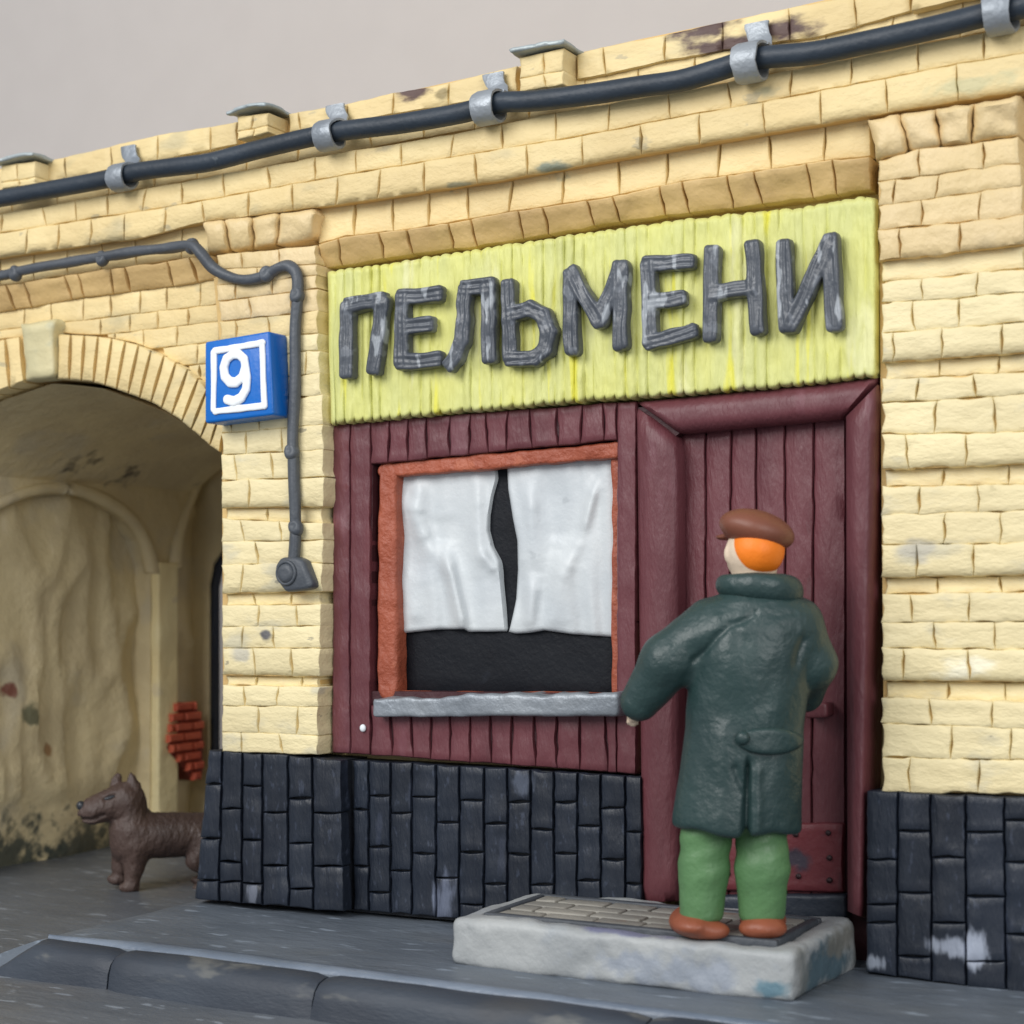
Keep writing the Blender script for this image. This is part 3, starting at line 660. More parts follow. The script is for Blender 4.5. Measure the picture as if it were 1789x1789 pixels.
# ---- window
win = multi_prism('window', m_reddark, B, [([(640, 800), (1090, 760), (1090, 1260), (640, 1250)], .135, .17)])
def rim(pts, r, name, m, parent, Y, seed=1, h=.009, ry=None):
    A = [at(x, y, Y) for x, y in pts]; ry = ry or r
    lo = np.min(A, 0)-r*1.6-.02; hi = np.max(A, 0)+r*1.6+.02
    def f(X, Yy, Z):
        d, t = segd(X, Z, (A[0][0], A[0][2]), (A[1][0], A[1][2]))
        n_ = .16*r*wave(X, Yy, Z, 7, seed)+.12*r*wave(X, Yy, Z, 22, seed+3)
        q0 = np.maximum(np.abs(d)-r*.6, 0); q1 = np.maximum(np.abs(Yy-Y)-ry*.6, 0)
        return np.sqrt(q0**2+q1**2)-r*.4+n_
    return world_sdf(name, f, lo, hi, h, m, parent)
FR = [((686, 826), (686, 1204)), ((676, 823), (1082, 787)), ((1084, 795), (1084, 1210)), ((672, 1216), (1084, 1222))]
for k, q in enumerate(FR): rim(q, (.058, .038, .034, .03)[k], 'frame', m_orange, win, (.075, .062, .085, .09)[k], k+1)
patch('pane', m_pane, win, 690, 1082, poly([(690, 815), (1082, 780)]), poly([(690, 1208), (1082, 1222)]), .125, depth=.02, lump=.004, step=30)
def curtain(le, re, top, bot, folds, Y):
    n, k = 56, 64; v = []; f = []
    for j in range(k+1):
        for i in range(n+1):
            u, w_ = i/n, j/k
            yy = 815+w_*295
            x = le(yy)+(re(yy)-le(yy))*u
            y = top(x)+(bot(x)-top(x))*w_
            d = 0.0
            for a, b, wd, am in folds:
                dx, dy = b[0]-a[0], b[1]-a[1]; L2 = dx*dx+dy*dy
                t = min(1, max(0, ((x-a[0])*dx+(y-a[1])*dy)/L2))
                s = (x-a[0]-t*dx)*dy-(y-a[1]-t*dy)*dx
                q = math.hypot(x-a[0]-t*dx, y-a[1]-t*dy)
                fall = min(1, 3*t+.15)*min(1, 4*(1-t)+.4)
                d += 1.25*am*math.exp(-(q/(wd*1.3))**2)*fall
            d += .007*math.cos(x*.135+1.2*nz(x*.01, y*.004, 9.9)*4)*min(1, .3+w_)+.010*nz(x*.016, y*.007, 3.1)+.006*nz(x*.045, y*.012, 7.7)
            e = max(0, 1-min(u, 1-u)*abs(re(yy)-le(yy))/4); e2 = max(0, 1-(1-w_)*290/4)
            v.append(at(x, y, Y-d+.014*(e*e+e2*e2)))
    for j in range(k):
        for i in range(n): f.append((j*(n+1)+i, j*(n+1)+i+1, (j+1)*(n+1)+i+1, (j+1)*(n+1)+i))
    loop = list(range(n+1))+[j*(n+1)+n for j in range(1, k+1)]+[k*(n+1)+i for i in range(n-1, -1, -1)]+[j*(n+1) for j in range(k-1, 0, -1)]
    b = len(v)
    for q in loop: v.append(np.array([v[q][0], .124, v[q][2]]))
    for q in range(len(loop)): f.append((loop[q], loop[(q+1) % len(loop)], b+(q+1) % len(loop), b+q))
    mesh('curtain', v, f, m_curtain, win, True, math.radians(60))
inv = lambda pts: poly([(y, x) for x, y in pts])
curtain(lambda y: 697, inv([(866, 815), (868, 840), (860, 870), (854, 905), (853, 930), (860, 960), (872, 985), (875, 1010), (880, 1060), (885, 1112)]),
        poly([(700, 825), (870, 812)]), poly([(705, 1106), (760, 1100), (812, 1099), (818, 1104), (886, 1103)]),
        [((703, 860), (745, 950), 12, .020), ((745, 950), (790, 1000), 13, .014), ((775, 960), (812, 1105), 9, .034), ((835, 830), (838, 1000), 10, .018), ((838, 960), (866, 1000), 8, .02),
         ((735, 985), (725, 1090), 14, .018), ((733, 840), (728, 900), 12, .016), ((866, 880), (876, 1100), 9, .012), ((770, 900), (772, 950), 18, -.012)], .092)
curtain(inv([(886, 815), (888, 860), (896, 910), (904, 950), (905, 1000), (902, 1050), (896, 1080), (889, 1112)]), lambda y: 1074,
        poly([(885, 810), (1075, 795)]), poly([(888, 1103), (900, 1107), (920, 1106), (950, 1101), (1000, 1108), (1075, 1113)]),
        [((925, 840), (940, 1000), 11, .022), ((940, 1000), (918, 1100), 11, .024), ((1045, 835), (1018, 930), 7, .022), ((1018, 930), (990, 1000), 10, .016), ((985, 960), (960, 1105), 12, .022), ((1000, 980), (985, 1100), 14, .012), ((900, 860), (912, 1000), 9, .012), ((975, 830), (975, 950), 16, -.014)], .092)
def slab_px(name, m, parent, x0, x1, y0, y1, Yf, Yb, seed, h=.01, r=.02, noise_a=.012):
    a, b = at(x0, (y0[0]), Yf), at(x1, y1[1], Yf)
    za0, za1 = at(x0, y0[0], Yf)[2], at(x1, y0[1], Yf)[2]; zb0, zb1 = at(x0, y1[0], Yf)[2], at(x1, y1[1], Yf)[2]
    xa, xb = at(x0, (y0[0]+y1[0])/2, Yf)[0], at(x1, (y0[1]+y1[1])/2, Yf)[0]
    def f(X, Y, Z):
        t = (X-xa)/(xb-xa)
        zt = za0+(za1-za0)*t; zb = zb0+(zb1-zb0)*t
        n_ = noise_a*wave(X, Y, Z, 6, seed)+noise_a*.35*wave(X, Y, Z, 16, seed+2)
        q = np.stack([np.abs(X-(xa+xb)/2)-(xb-xa)/2+r, np.abs(Y-(Yf+Yb)/2)-(Yb-Yf)/2+r, np.abs(Z+n_-(zt+zb)/2)-(zt-zb)/2+r])
        return np.sqrt((np.maximum(q, 0)**2).sum(0))+np.minimum(q.max(0), 0)-r+n_*.6
    return world_sdf(name, f, (xa-.06, Yf-.06, min(zb0, zb1)-.08), (xb+.06, Yb+.06, max(za0, za1)+.08), h, m, parent)
slab_px('sill', m_silver, win, 646, 1080, (1212, 1215), (1251, 1252), -.09, .12, 3, .009, .02, .020)

# ---- door
DY = .075
dtop = poly([(1186, 752), (1476, 722)]); dbot = poly([(1186, 1570), (1476, 1562)])
door = prism('door', m_reddark, B, [(1180, 745), (1482, 715), (1485, 1600), (1185, 1600)], DY+.025, .138)
row(door, m_red, 1188, 1478, dtop, dbot, [1233, 1276, 1322, 1373, 1420], DY, name='plank', gs=(.7, .6), bw=2.8, bev=.012, depth=.03, lump=.006, step=22)
patch('kick_plate', m_kick, door, 1252, 1475, poly([(1252, 1436), (1475, 1438)]), poly([(1252, 1556), (1475, 1560)]), DY-.025, depth=.03, bw=4, bev=.012)
for x, y in ((1447, 1455), (1449, 1499), (1449, 1538), (1395, 1531), (1390, 1458), (1272, 1526), (1272, 1452), (1330, 1530)):
    p = at(x, y, DY-.028); v = []; f = []
    for k in range(10): v.append((p[0]+.011*math.cos(k*.6283), p[1]-.006, p[2]+.011*math.sin(k*.6283)))
    for k in range(10): v.append((p[0]+.014*math.cos(k*.6283), p[1]+.008, p[2]+.014*math.sin(k*.6283)))
    f = [tuple(range(10))]+[(k, (k+1) % 10, 10+(k+1) % 10, 10+k) for k in range(10)]
    mesh('rivet', v, f, m_hole, door)
slab_px('handle', m_red, door, 1406, 1444, (1228, 1228), (1256, 1254), DY-.10, DY+.01, 5, .008, .012, .004)
slab_px('threshold', m_thresh, door, 1200, 1478, (1566, 1563), (1608, 1606), .02, .12, 6, .01, .012, .005)
# ---- door frame: rounded jambs and head, mitred
df = prism('door_frame', m_reddark, B, [(1114, 712), (1530, 670), (1530, 712), (1478, 724), (1190, 754), (1178, 764), (1114, 730)], .02, .13)
multi_prism('frame_back', m_reddark, df, [([(1470, 716), (1533, 706), (1530, 1720), (1470, 1720)], .108, .134)])
def moulding(name, pts, Y, bulge, depth, lump=.006):
    """pts: (outer0, inner0, outer1, inner1) photo corners of a rounded board"""
    o0, i0, o1, i1 = [np.array(p, float) for p in pts]
    n, k = 40, 14; v = []; f = []
    for j in range(n+1):
        t = j/n; o_ = o0+(o1-o0)*t; i_ = i0+(i1-i0)*t
        for q in range(k+1):
            w_ = q/k; c = o_+(i_-o_)*w_
            prof = 1-abs(2*w_-1)**3.0
            v.append(at(c[0], c[1], Y-bulge*prof-lump*nz(c[0]*.02, c[1]*.012, 2.0+Y)+.03*(max(0, 1-t*40)**2+max(0, 1-(1-t)*40)**2)))
    for j in range(n):
        for q in range(k): f.append((j*(k+1)+q, j*(k+1)+q+1, (j+1)*(k+1)+q+1, (j+1)*(k+1)+q))
    loop = list(range(k+1))+[j*(k+1)+k for j in range(1, n+1)]+[n*(k+1)+i for i in range(k-1, -1, -1)]+[j*(k+1) for j in range(n-1, 0, -1)]
    b = len(v)
    for q in loop: v.append(np.array([v[q][0], depth, v[q][2]]))
    for q in range(len(loop)): f.append((loop[q], loop[(q+1) % len(loop)], b+(q+1) % len(loop), b+q))
    mesh(name, v, f, m_red, df, True, math.radians(60))
moulding('jamb', ((1113, 712), (1185, 766), (1123, 1577), (1187, 1574)), -.005, .035, .12)
moulding('head', ((1113, 703), (1187, 757), (1537, 660), (1474, 730)), -.005, .05, .12)
moulding('jamb', ((1533, 672), (1478, 728), (1510, 1604), (1481, 1592)), -.06, .05, .12)
# ---- passage: vault, blind arcade, exposed bricks, far opening
ps = empty('passage', (-3.7, 1.4, 0)); ps.parent = B; ps.matrix_parent_inverse = Matrix.Translation(-B.location)
def vault():
    prof = [(x, z) for x, z in arch_prof]
    # refine
    P2 = []
    for i in range(len(prof)-1):
        for k in range(4): P2.append((prof[i][0]+(prof[i+1][0]-prof[i][0])*k/4, prof[i][1]+(prof[i+1][1]-prof[i][1])*k/4))
    P2.append(prof[-1]); v = []; f = []; n = 30
    for j in range(n+1):
        y = .06+2.6*j/n
        for x, z in P2: v.append((x, y, z-.012+.02*nz(x, y, z, 1.6)-.02))
    k = len(P2)
    for j in range(n):
        for i in range(k-1): f.append((j*k+i, j*k+i+1, (j+1)*k+i+1, (j+1)*k+i))
    return mesh('vault', v, f, m_plaster, ps)
vault()
# back wall of the niches (recessed), lumpy clay
XN = XL-.17
v = []; f = []; ny, nzz = 50, 50
for j in range(nzz+1):
    for i in range(ny+1):
        y = .2+2.64*i/ny; z = ROADZ-.01+2.9*j/nzz
        v.append((XN+.06*nz(y*1.2, z*.7, 1.1, 1.8)+.07*(1-abs(nz(y*1.3, z*.55, 6.1, 3.0)))**4*(1 if z > .3 else 0), y, z))
for j in range(nzz):
    for i in range(ny): f.append((j*(ny+1)+i, j*(ny+1)+i+1, (j+1)*(ny+1)+i+1, (j+1)*(ny+1)+i))
mesh('niche_wall', v, f, m_plaster, ps)
def yz(px, py): p = atX(px, py, XL); return (p[1], p[2])
n1 = [yz(*p) for p in ((263, 990), (250, 945), (228, 908), (192, 880), (150, 861), (110, 853))]
yc = n1[-1][0]; n1 = n1 + [(2*yc-a, b) for a, b in reversed(n1[:-1])]           # right spring -> crown -> left spring
n2 = [yz(*p) for p in ((302, 980), (312, 930), (328, 884), (345, 846))]
PE = 2.83
prof = [(n1[0][0], ROADZ-.01)] + n1 + [(n1[-1][0], ROADZ-.01), (.16, ROADZ-.01), (.16, 2.62), (PE, 2.62), (PE, n2[-1][1]+.08)] + n2[::-1] + [(n2[0][0], ROADZ-.01)]
n = len(prof)
v = [(XL, a, b) for a, b in prof]+[(XL-.24, a, b) for a, b in prof]
f = [tuple(range(n)), tuple(range(2*n-1, n-1, -1))]+[(i, (i+1) % n, n+(i+1) % n, n+i) for i in range(n)]
o = mesh('arcade', v, f, m_plaster, ps, False)
ra = [(XL+.01, a, b) for a, b in n1]
rb_ = [(XL+.01, a, b) for a, b in n2]
for q in (ra, rb_):
    tube('vault_rib', m_plaster, ps, [(q[0][0], q[0][1], q[0][2]-.05)]+q, lambda t: .062-.034*t, 10, 5, .2)
# pilaster between the niches, standing proud
pa, pb = yz(266, 1100)[0], yz(299, 1100)[0]
zt = yz(280, 985)[1]
def f_pil(X, Y, Z):
    d = np.maximum(np.maximum(np.abs(Y-(pa+pb)/2)-(pb-pa)/2*.97, np.abs(X-XL)-.06), np.maximum(Z-zt, ROADZ-.01-Z))
    return d+.010*wave(X, Y, Z, 9, 3)-.008
world_sdf('passage_pilaster', f_pil, (XL-.16, pa-.06, ROADZ-.05), (XL+.18, pb+.06, zt+.06), .02, m_pil, ps)
# exposed red bricks right of the pilaster
rb = [(283, 1296), (292, 1236), (312, 1226), (340, 1232), (352, 1262), (352, 1350), (336, 1364), (318, 1340), (296, 1318)]
XB = XL+.055
A = [atX(x, y, XB) for x, y in rb]; n = len(A)
v = [(XB+.012, a[1], a[2]) for a in A]+[(XB-.25, a[1], a[2]) for a in A]
f = [tuple(range(n)), tuple(range(2*n-1, n-1, -1))]+[(i, (i+1) % n, n+(i+1) % n, n+i) for i in range(n)]
patch_red = mesh('exposed_brickwork', v, f, m_rubblebed, ps, False)
def in_poly(x, y, P):
    c = False
    for i in range(len(P)):
        a, b = P[i], P[i-1]
        if (a[1] > y) != (b[1] > y) and x < (b[0]-a[0])*(y-a[1])/(b[1]-a[1])+a[0]: c = not c
    return c
PY = [(a[1], a[2]) for a in A]
ymin, ymax = min(p[0] for p in PY), max(p[0] for p in PY); zmin, zmax = min(p[1] for p in PY), max(p[1] for p in PY)
rz = (zmax-zmin)/8; bl = (ymax-ymin)/2.2
for r_i in range(8):
    for c_i in range(-1, 4):
        y0 = ymin+(c_i+(.5 if r_i % 2 else 0))*bl; z0 = zmin+r_i*rz
        # clip brick span to the patch at its middle height
        zs_ = z0+rz/2; ins = [y0+bl*k/12 for k in range(13) if in_poly(y0+bl*k/12, zs_, PY)]
        if len(ins) < 4: continue
        ya, yb_ = min(ins)+.008, max(ins)-.008; za, zb_ = z0+.007, z0+rz-.007; g = .012
        xf = XB+.045+.01*rnd.random()
        v = [(xf, ya+g, za+g), (xf, yb_-g, za+g), (xf, yb_-g, zb_-g), (xf, ya+g, zb_-g), (xf-.015, ya, za), (xf-.015, yb_, za), (xf-.015, yb_, zb_), (xf-.015, ya, zb_), (XB, ya, za), (XB, yb_, za), (XB, yb_, zb_), (XB, ya, zb_)]
        f = [(0, 1, 2, 3)]+[(i, (i+1) % 4, 4+(i+1) % 4, 4+i) for i in range(4)]+[(4+i, 4+(i+1) % 4, 8+(i+1) % 4, 8+i) for i in range(4)]
        mesh('brick', v, f, m_rubble, patch_red, True, math.radians(50))
# navy end frame of the passage with its arched opening
SPR = 1.7
op = [(XL+.03, ROADZ-.01), (XL+.03, SPR)]
for k in range(1, 12):
    a = math.pi*(1-k/12); op.append(((XL+.03+XR-.1)/2+((XR-.1)-(XL+.03))/2*math.cos(a), SPR+.6*math.sin(a)))
op += [(XR-.1, SPR), (XR-.1, ROADZ-.01)]
extrude_xz('end_frame', m_navy, ps, [(-5.3, ROADZ-.01)]+op+[(XR+.3, ROADZ-.01), (XR+.3, 3.0), (-5.3, 3.0)], 2.85, 2.925)
op2 = [(x-.025 if x < -3.7 else x+.025, z+(.025 if z > 1.6 else 0)) for x, z in op]
extrude_xz('end_wall', m_plaster, ps, [(-5.3, ROADZ-.012)]+op2+[(XR+.3, ROADZ-.012), (XR+.3, 3.02), (-5.3, 3.02)], 2.82, 2.848)

# ================================================================== THINGS ON THE FACADE
# ---- shop sign
SY = -.06
sign = empty('shop_sign', tuple(at(1050, 560, 0)))
tag(sign, 'lime yellow ribbed shop sign with large grey raised letters above the door and window', 'sign')
rib_x = [572.0]
while rib_x[-1] < 1533: rib_x.append(rib_x[-1]+16.5+5.5*(rib_x[-1]-572)/960+rnd.uniform(-2.6, 2.6))
rib_x = [572+(x-572)*961/(rib_x[-1]-572) for x in rib_x]
def board():
    us = []
    for i in range(len(rib_x)-1):
        for k in range(6): us.append((rib_x[i]+(rib_x[i+1]-rib_x[i])*k/6, k/6, i))
    us.append((rib_x[-1], 0, len(rib_x)-1))
    top = poly([(572, 474), (660, 462), (800, 440), (1000, 410), (1200, 382), (1400, 362), (1500, 344), (1533, 346)]); bot = poly([(572, 744), (800, 722), (1000, 704), (1200, 690), (1400, 674), (1533, 658)])
    v = []; f = []; nv = 40; nu = len(us)
    amp = [rnd.uniform(.3, 1.25) for _ in range(len(rib_x)+1)]
    for j in range(nv+1):
        t = j/nv; t = .5-.5*math.cos(math.pi*t)
        for x, ph, ri in us:
            rr = math.sin(math.pi*ph)**.6 if 0 < ph < 1 else 0
            xx = x+2.4*nz(ri*.7, t*2.2, 3.3)
            xx = xx+(6 if x < 580 else 0)*t
            sc_ = (1-rr)
            y0 = top(xx)+2.5*sc_+3.0*nz(xx*.06, 1.1, 2.2); y1 = bot(xx)-4.5*sc_+2.4*nz(xx*.05, 7.7, 2.2)
            y = y0+(y1-y0)*t
            e = max(0, 1-min(t, 1-t)*(y1-y0)/7)
            eu = max(0, 1-min(xx-572, 1533-xx)/7)
            Y = SY-.019*rr*amp[ri]*(.8+.6*nz(xx*.03, y*.02, 6.1))+.03*e*e+.03*max(0, eu)**2-.010*nz(xx*.02, y*.012, 4.4)-.006*nz(xx*.12, y*.05, 9.4)
            v.append(at(xx, y, Y))
    for j in range(nv):
        for i in range(nu-1): f.append((j*nu+i, j*nu+i+1, (j+1)*nu+i+1, (j+1)*nu+i))
    loop = list(range(nu))+[j*nu+nu-1 for j in range(1, nv+1)]+[nv*nu+i for i in range(nu-2, -1, -1)]+[j*nu for j in range(nv-1, 0, -1)]
    b = len(v)
    for q in loop: v.append(np.array([v[q][0], .135, v[q][2]]))
    for q in range(len(loop)): f.append((loop[q], loop[(q+1) % len(loop)], b+(q+1) % len(loop), b+q))
    return mesh('board', v, f, m_sign, sign, True, math.radians(70))
board()
LY = SY-.045
def letter(strokes, w=13.0):
    S_ = []
    for pts in strokes:
        A = [at(x, y, LY) for x, y in pts]; S_.append([(a[0], a[2]) for a in A])
    wm = w*at(1000, 500, LY)[0]; 
    wm = w/F*((at(strokes[0][0][0], strokes[0][0][1], LY)-CAM)@M[2])*1.10
    allp = np.array([q for s in S_ for q in s]); lo = allp.min(0)-wm-.04; hi = allp.max(0)+wm+.04
    sd = rnd.uniform(0, 90)
    def f(X, Y, Z):
        best = None
        Xw = X+.006*wave(X, Y, Z, 25, sd); Zw = Z+.006*wave(X, Y, Z, 25, sd+2)
        for s in S_:
            for a, b in zip(s[:-1], s[1:]):
                a = np.array(a); b = np.array(b); d = b-a; L = math.hypot(*d); d = d/L; nn = np.array([-d[1], d[0]])
                s_ = (Xw-a[0])*d[0]+(Zw-a[1])*d[1]; q = (Xw-a[0])*nn[0]+(Zw-a[1])*nn[1]
                g = .012*np.exp(-((q-.35*wm+.008*np.sin(s_*9+sd))/.010)**2)+.011*np.exp(-((q+.28*wm+.008*np.sin(s_*7+sd))/.010)**2)
                bx = np.maximum(np.abs(s_-L/2)-L/2-wm*.75, 0); bq = np.abs(q)-wm
                r = .022
                yy = np.abs(Y-LY)-(.040-g)
                k = np.stack([np.abs(s_-L/2)-L/2-wm*.8+r, bq+r, yy+r])
                dd = np.sqrt((np.maximum(k, 0)**2).sum(0))+np.minimum(k.max(0), 0)-r
                best = dd if best is None else smin(best, dd, .008)
        return best+.004*wave(X, Y, Z, 28, sd+5)
    world_sdf('letter', f, (lo[0], LY-.075, lo[1]), (hi[0], LY+.07, hi[1]), .0075, m_letter, sign)
letter([[(610, 538), (609, 652)], [(612, 534), (670, 524)], [(671, 528), (657, 646)]])
letter([[(706, 522), (704, 632)], [(706, 520), (766, 515)], [(712, 572), (750, 567)], [(704, 634), (766, 628)]])
letter([[(815, 507), (813, 560), (810, 598), (798, 624), (788, 638)], [(815, 503), (858, 499)], [(857, 503), (857, 625)]])
letter([[(890, 498), (894, 625)], [(896, 548), (930, 540), (952, 552), (962, 580), (956, 612), (938, 626), (894, 628)]])
letter([[(998, 481), (1002, 612)], [(1000, 478), (1050, 562)], [(1050, 562), (1086, 470)], [(1087, 466), (1087, 602)]])
letter([[(1135, 466), (1139, 596)], [(1135, 462), (1207, 458)], [(1142, 528), (1192, 522)], [(1139, 598), (1211, 580)]])
letter([[(1246, 440), (1244, 588)], [(1248, 513), (1318, 502)], [(1317, 432), (1326, 576)]])
letter([[(1371, 428), (1376, 572)], [(1384, 570), (1447, 430)], [(1453, 418), (1459, 570)]])
# ---- house number
NYf = -.24
plate = empty('house_number_plate', tuple(at(415, 660, -.1)))
tag(plate, 'blue house number plate reading 9 with white border on the left brick pier', 'sign')
prism('plate', m_blue, plate, [(357, 597), (470, 578), (477, 725), (357, 740)], NYf, -.085, .016)
def band(pts, r, name, m, parent, Y, closed=False):
    A = [at(x, y, Y) for x, y in pts]; A = [(a[0], a[2]) for a in A]
    if closed: A.append(A[0])
    al = np.array(A); lo = al.min(0)-r-.02; hi = al.max(0)+r+.02
    def f(X, Yy, Z):
        d = lines(X, Z, A); return np.sqrt(np.maximum(d-r*.45, 0)**2+((Yy-Y)/.75)**2)-r*.55+.003*wave(X, Yy, Z, 30, 2)
    return world_sdf(name, f, (lo[0], Y-r-.02, lo[1]), (hi[0], Y+r+.02, hi[1]), .0055, m, parent)
band([(376, 613), (459, 599)], .019, 'border', m_white, plate, NYf-.004)
band([(458, 600), (462, 709)], .019, 'border', m_white, plate, NYf-.004)
band([(376, 719), (459, 709)], .019, 'border', m_white, plate, NYf-.004)
band([(374, 616), (373, 715)], .019, 'border', m_white, plate, NYf-.004)
nine = [(429, 640), (427, 627), (418, 619), (407, 619), (396, 627), (391, 642), (393, 658), (402, 668), (413, 668), (424, 658), (429, 640), (432, 660), (430, 680), (422, 695), (409, 702), (397, 698)]
band(nine, .026, 'digit', m_white, plate, NYf-.006)
# ---- thick cable with clamps
CY = -.175
cpts = [(-130, 368), (0, 347), (67, 335), (188, 313), (241, 300), (302, 292), (369, 283), (453, 261), (537, 241), (590, 230), (645, 223), (701, 216), (801, 199), (840, 188), (878, 179), (935, 176), (1036, 164), (1120, 151), (1189, 141), (1256, 122), (1290, 111), (1333, 101), (1424, 92), (1524, 72), (1625, 50), (1725, 25), (1789, 11), (1860, -8)]
cab = tube('power_cable', m_cable, None, [at(x, y, CY) for x, y in cpts], .049, 20, 5, .03)
tag(cab, 'thick black cable running in silver clamps along the brick cornice', 'cable')
cz = poly(cpts)
def clamp(tx, ty, rx, R_, label):
    tx -= 8; rx += 5
    p = at(rx, cz(rx)+3, CY); t = at(tx, ty, -.10); w2 = .056
    g = empty('cable_clamp', (p[0], -.1, p[2])); tag(g, label, 'cable clamp', 'silver clamps along the thick cable')
    pr = []
    pr.append((t[0], -.082, t[2])); 
    for k in range(1, 5):
        q = k/5; pr.append((t[0]+(p[0]+.03-t[0])*q*q, -.082-.02*q, t[2]+(p[2]+R_+.02-t[2])*q))
    n = 16
    for k in range(n+1):
        a = math.radians(62)+math.radians(300)*k/n
        pr.append((p[0]+.03*(1-min(1, k/4)), CY+R_*math.cos(a), p[2]+R_*math.sin(a)))
    th = .016
    def ribbon(name, P3):
        v = []; f = []
        for i, q in enumerate(P3):
            d = P3[min(i+1, len(P3)-1)]-P3[max(i-1, 0)]; nn = np.array([0, -d[2], d[1]]); nn /= np.linalg.norm(nn)+1e-9
            wv = w2*(1+.16*nz(q[0]*3, q[2]*5, i*.2))
            for sx, sn in ((-1, -.6), (-.8, -1), (.8, -1), (1, -.6), (1, .6), (.8, 1), (-.8, 1), (-1, .6)):
                v.append(q+np.array([sx*wv+.006*nz(q[0]*7, q[2]*20, i*.5), 0, 0])+nn*th*sn*.6)
        for i in range(len(P3)-1):
            for k in range(8): f.append((i*8+k, i*8+(k+1) % 8, (i+1)*8+(k+1) % 8, (i+1)*8+k))
        f += [tuple(range(8)), tuple(range(len(v)-8, len(v)))]
        mesh(name, v, f, m_silver, g, True, math.radians(50))
    P3 = [np.array(q) for q in pr]
    ribbon('tab', P3[:7]); ribbon('ring', P3[5:])
clamp(229, 254, 208, 0.068, 'silver cable clamp nearest the left end, just right of the leftmost parapet post')
clamp(590, 182, 570, 0.07, 'silver cable clamp just right of the second capped parapet post, left above the sign')
clamp(867, 127, 848, 0.074, 'silver cable clamp just left of the third capped parapet post')
clamp(1328, 38, 1305, 0.08, 'silver cable clamp beside the dark stains on the parapet, above the last sign letters')
clamp(1752, -45, 1742, 0.078, 'silver cable clamp at the right end of the cable above the right pilaster')
# ---- thin wire to the bell
WY = -.05
wp = [(-120, 500, -.12), (0, 482, -.12), (27, 475, -.12), (101, 461, -.12), (178, 449, -.12), (235, 440, -.12), (288, 434, -.12), (332, 429, -.14), (349, 440, -.15), (372, 468, -.13), (402, 484, -.12), (433, 489, -.12), (463, 482, -.12), (486, 468, -.12), (506, 465, -.12), (520, 482, -.12), (520, 520, -.12), (516, 570, -.12), (516, 634, -.12), (515, 700, -.12), (512, 768, -.12), (513, 800, -.12), (515, 868, -.12), (516, 935, -.12), (513, 985, -.12)]
wire = tube('bell_wire', m_wire, None, [at(x, y, Y) for x, y, Y in wp], .029, 12, 5, .25)
tag(wire, 'thin grey wire looping over the arch and down the pier to the bell box', 'wire')
def lumpy(x, y, Y, rx, rz, seed):
    p = at(x, y, Y)
    def f(X, Yy, Z): return (np.sqrt(((X-p[0])/rx)**2+((Yy-p[1])/.04)**2+((Z-p[2])/rz)**2)-1)*.035-.006*np.exp(-(((X-p[0])**2+(Z-p[2])**2)/.0006))*0+.004*wave(X, Yy, Z, 40, seed)+.014*np.exp(-((X-p[0])**2+(Z-p[2]-.008)**2)/.0004)
    world_sdf('wire_clip', f, p-.08, p+.08, .006, m_wire, wire)
for k, (x, y) in enumerate(((27, 478), (178, 452), (335, 430), (466, 478), (519, 516), (511, 790), (517, 922))): lumpy(x, y, -.125, .042, .046, k)
bell = empty('bell_box', tuple(at(510, 1003, -.1)))
tag(bell, 'small grey bell box with a round button at the lower end of the thin wire', 'doorbell')
prism('box', m_wire, bell, [(478, 990), (488, 974), (512, 972), (528, 978), (545, 1022), (538, 1030), (497, 1035), (486, 1020)], -.165, -.08, .022)
band([(500, 1001), (500.5, 1002)], .050, 'button', m_wire, bell, -.170)
def ringf():
    p = at(500, 1001, -.168)
    def f(X, Y, Z): return np.sqrt((np.sqrt((X-p[0])**2+(Z-p[2])**2)-.056)**2+(Y-p[1])**2)-.010
    world_sdf('button_rim', f, p-.08, p+.08, .006, m_wire, bell)
ringf()

# ================================================================== DOOR STEP
SX0, SX1, SY0, SY1, SZ = -.54, 1.02, -.755, -.02, .2
step = empty('door_step', ((SX0+SX1)/2, (SY0+SY1)/2, 0))
tag(step, 'thick pale grey step with tiled top and teal stains before the door', 'step')
def f_step(X, Y, Z):
    n_ = .022*wave(X, Y, Z, 5, 2)+.014*wave(X, Y, Z, 15, 4)+.006*wave(X, Y, Z, 40, 6)
    r = .035
    q = np.stack([np.abs(X-(SX0+SX1)/2+.05*(SY1-Y)*0)-(SX1-SX0)/2+r, np.abs(Y-(SY0+SY1)/2)-(SY1-SY0)/2+r, np.abs(Z-(SZ-.01)/2)-(SZ+.01)/2+r])
    d = np.sqrt((np.maximum(q, 0)**2).sum(0))+np.minimum(q.max(0), 0)-r+n_*.8
    # shallow tray in the top
    ins = np.maximum(np.abs(X-(SX0+SX1)/2)-(SX1-SX0)/2+.11, np.abs(Y-(SY0+SY1)/2)-(SY1-SY0)/2+.10)
    return np.maximum(d, -np.maximum(ins, SZ-.028-Z))
world_sdf('slab', f_step, (SX0-.08, SY0-.08, -.06), (SX1+.08, SY1+.08, SZ+.06), .0165, m_step, step)
tx0, tx1, ty0, ty1 = SX0+.12, SX1-.12, SY0+.11, SY1-.11
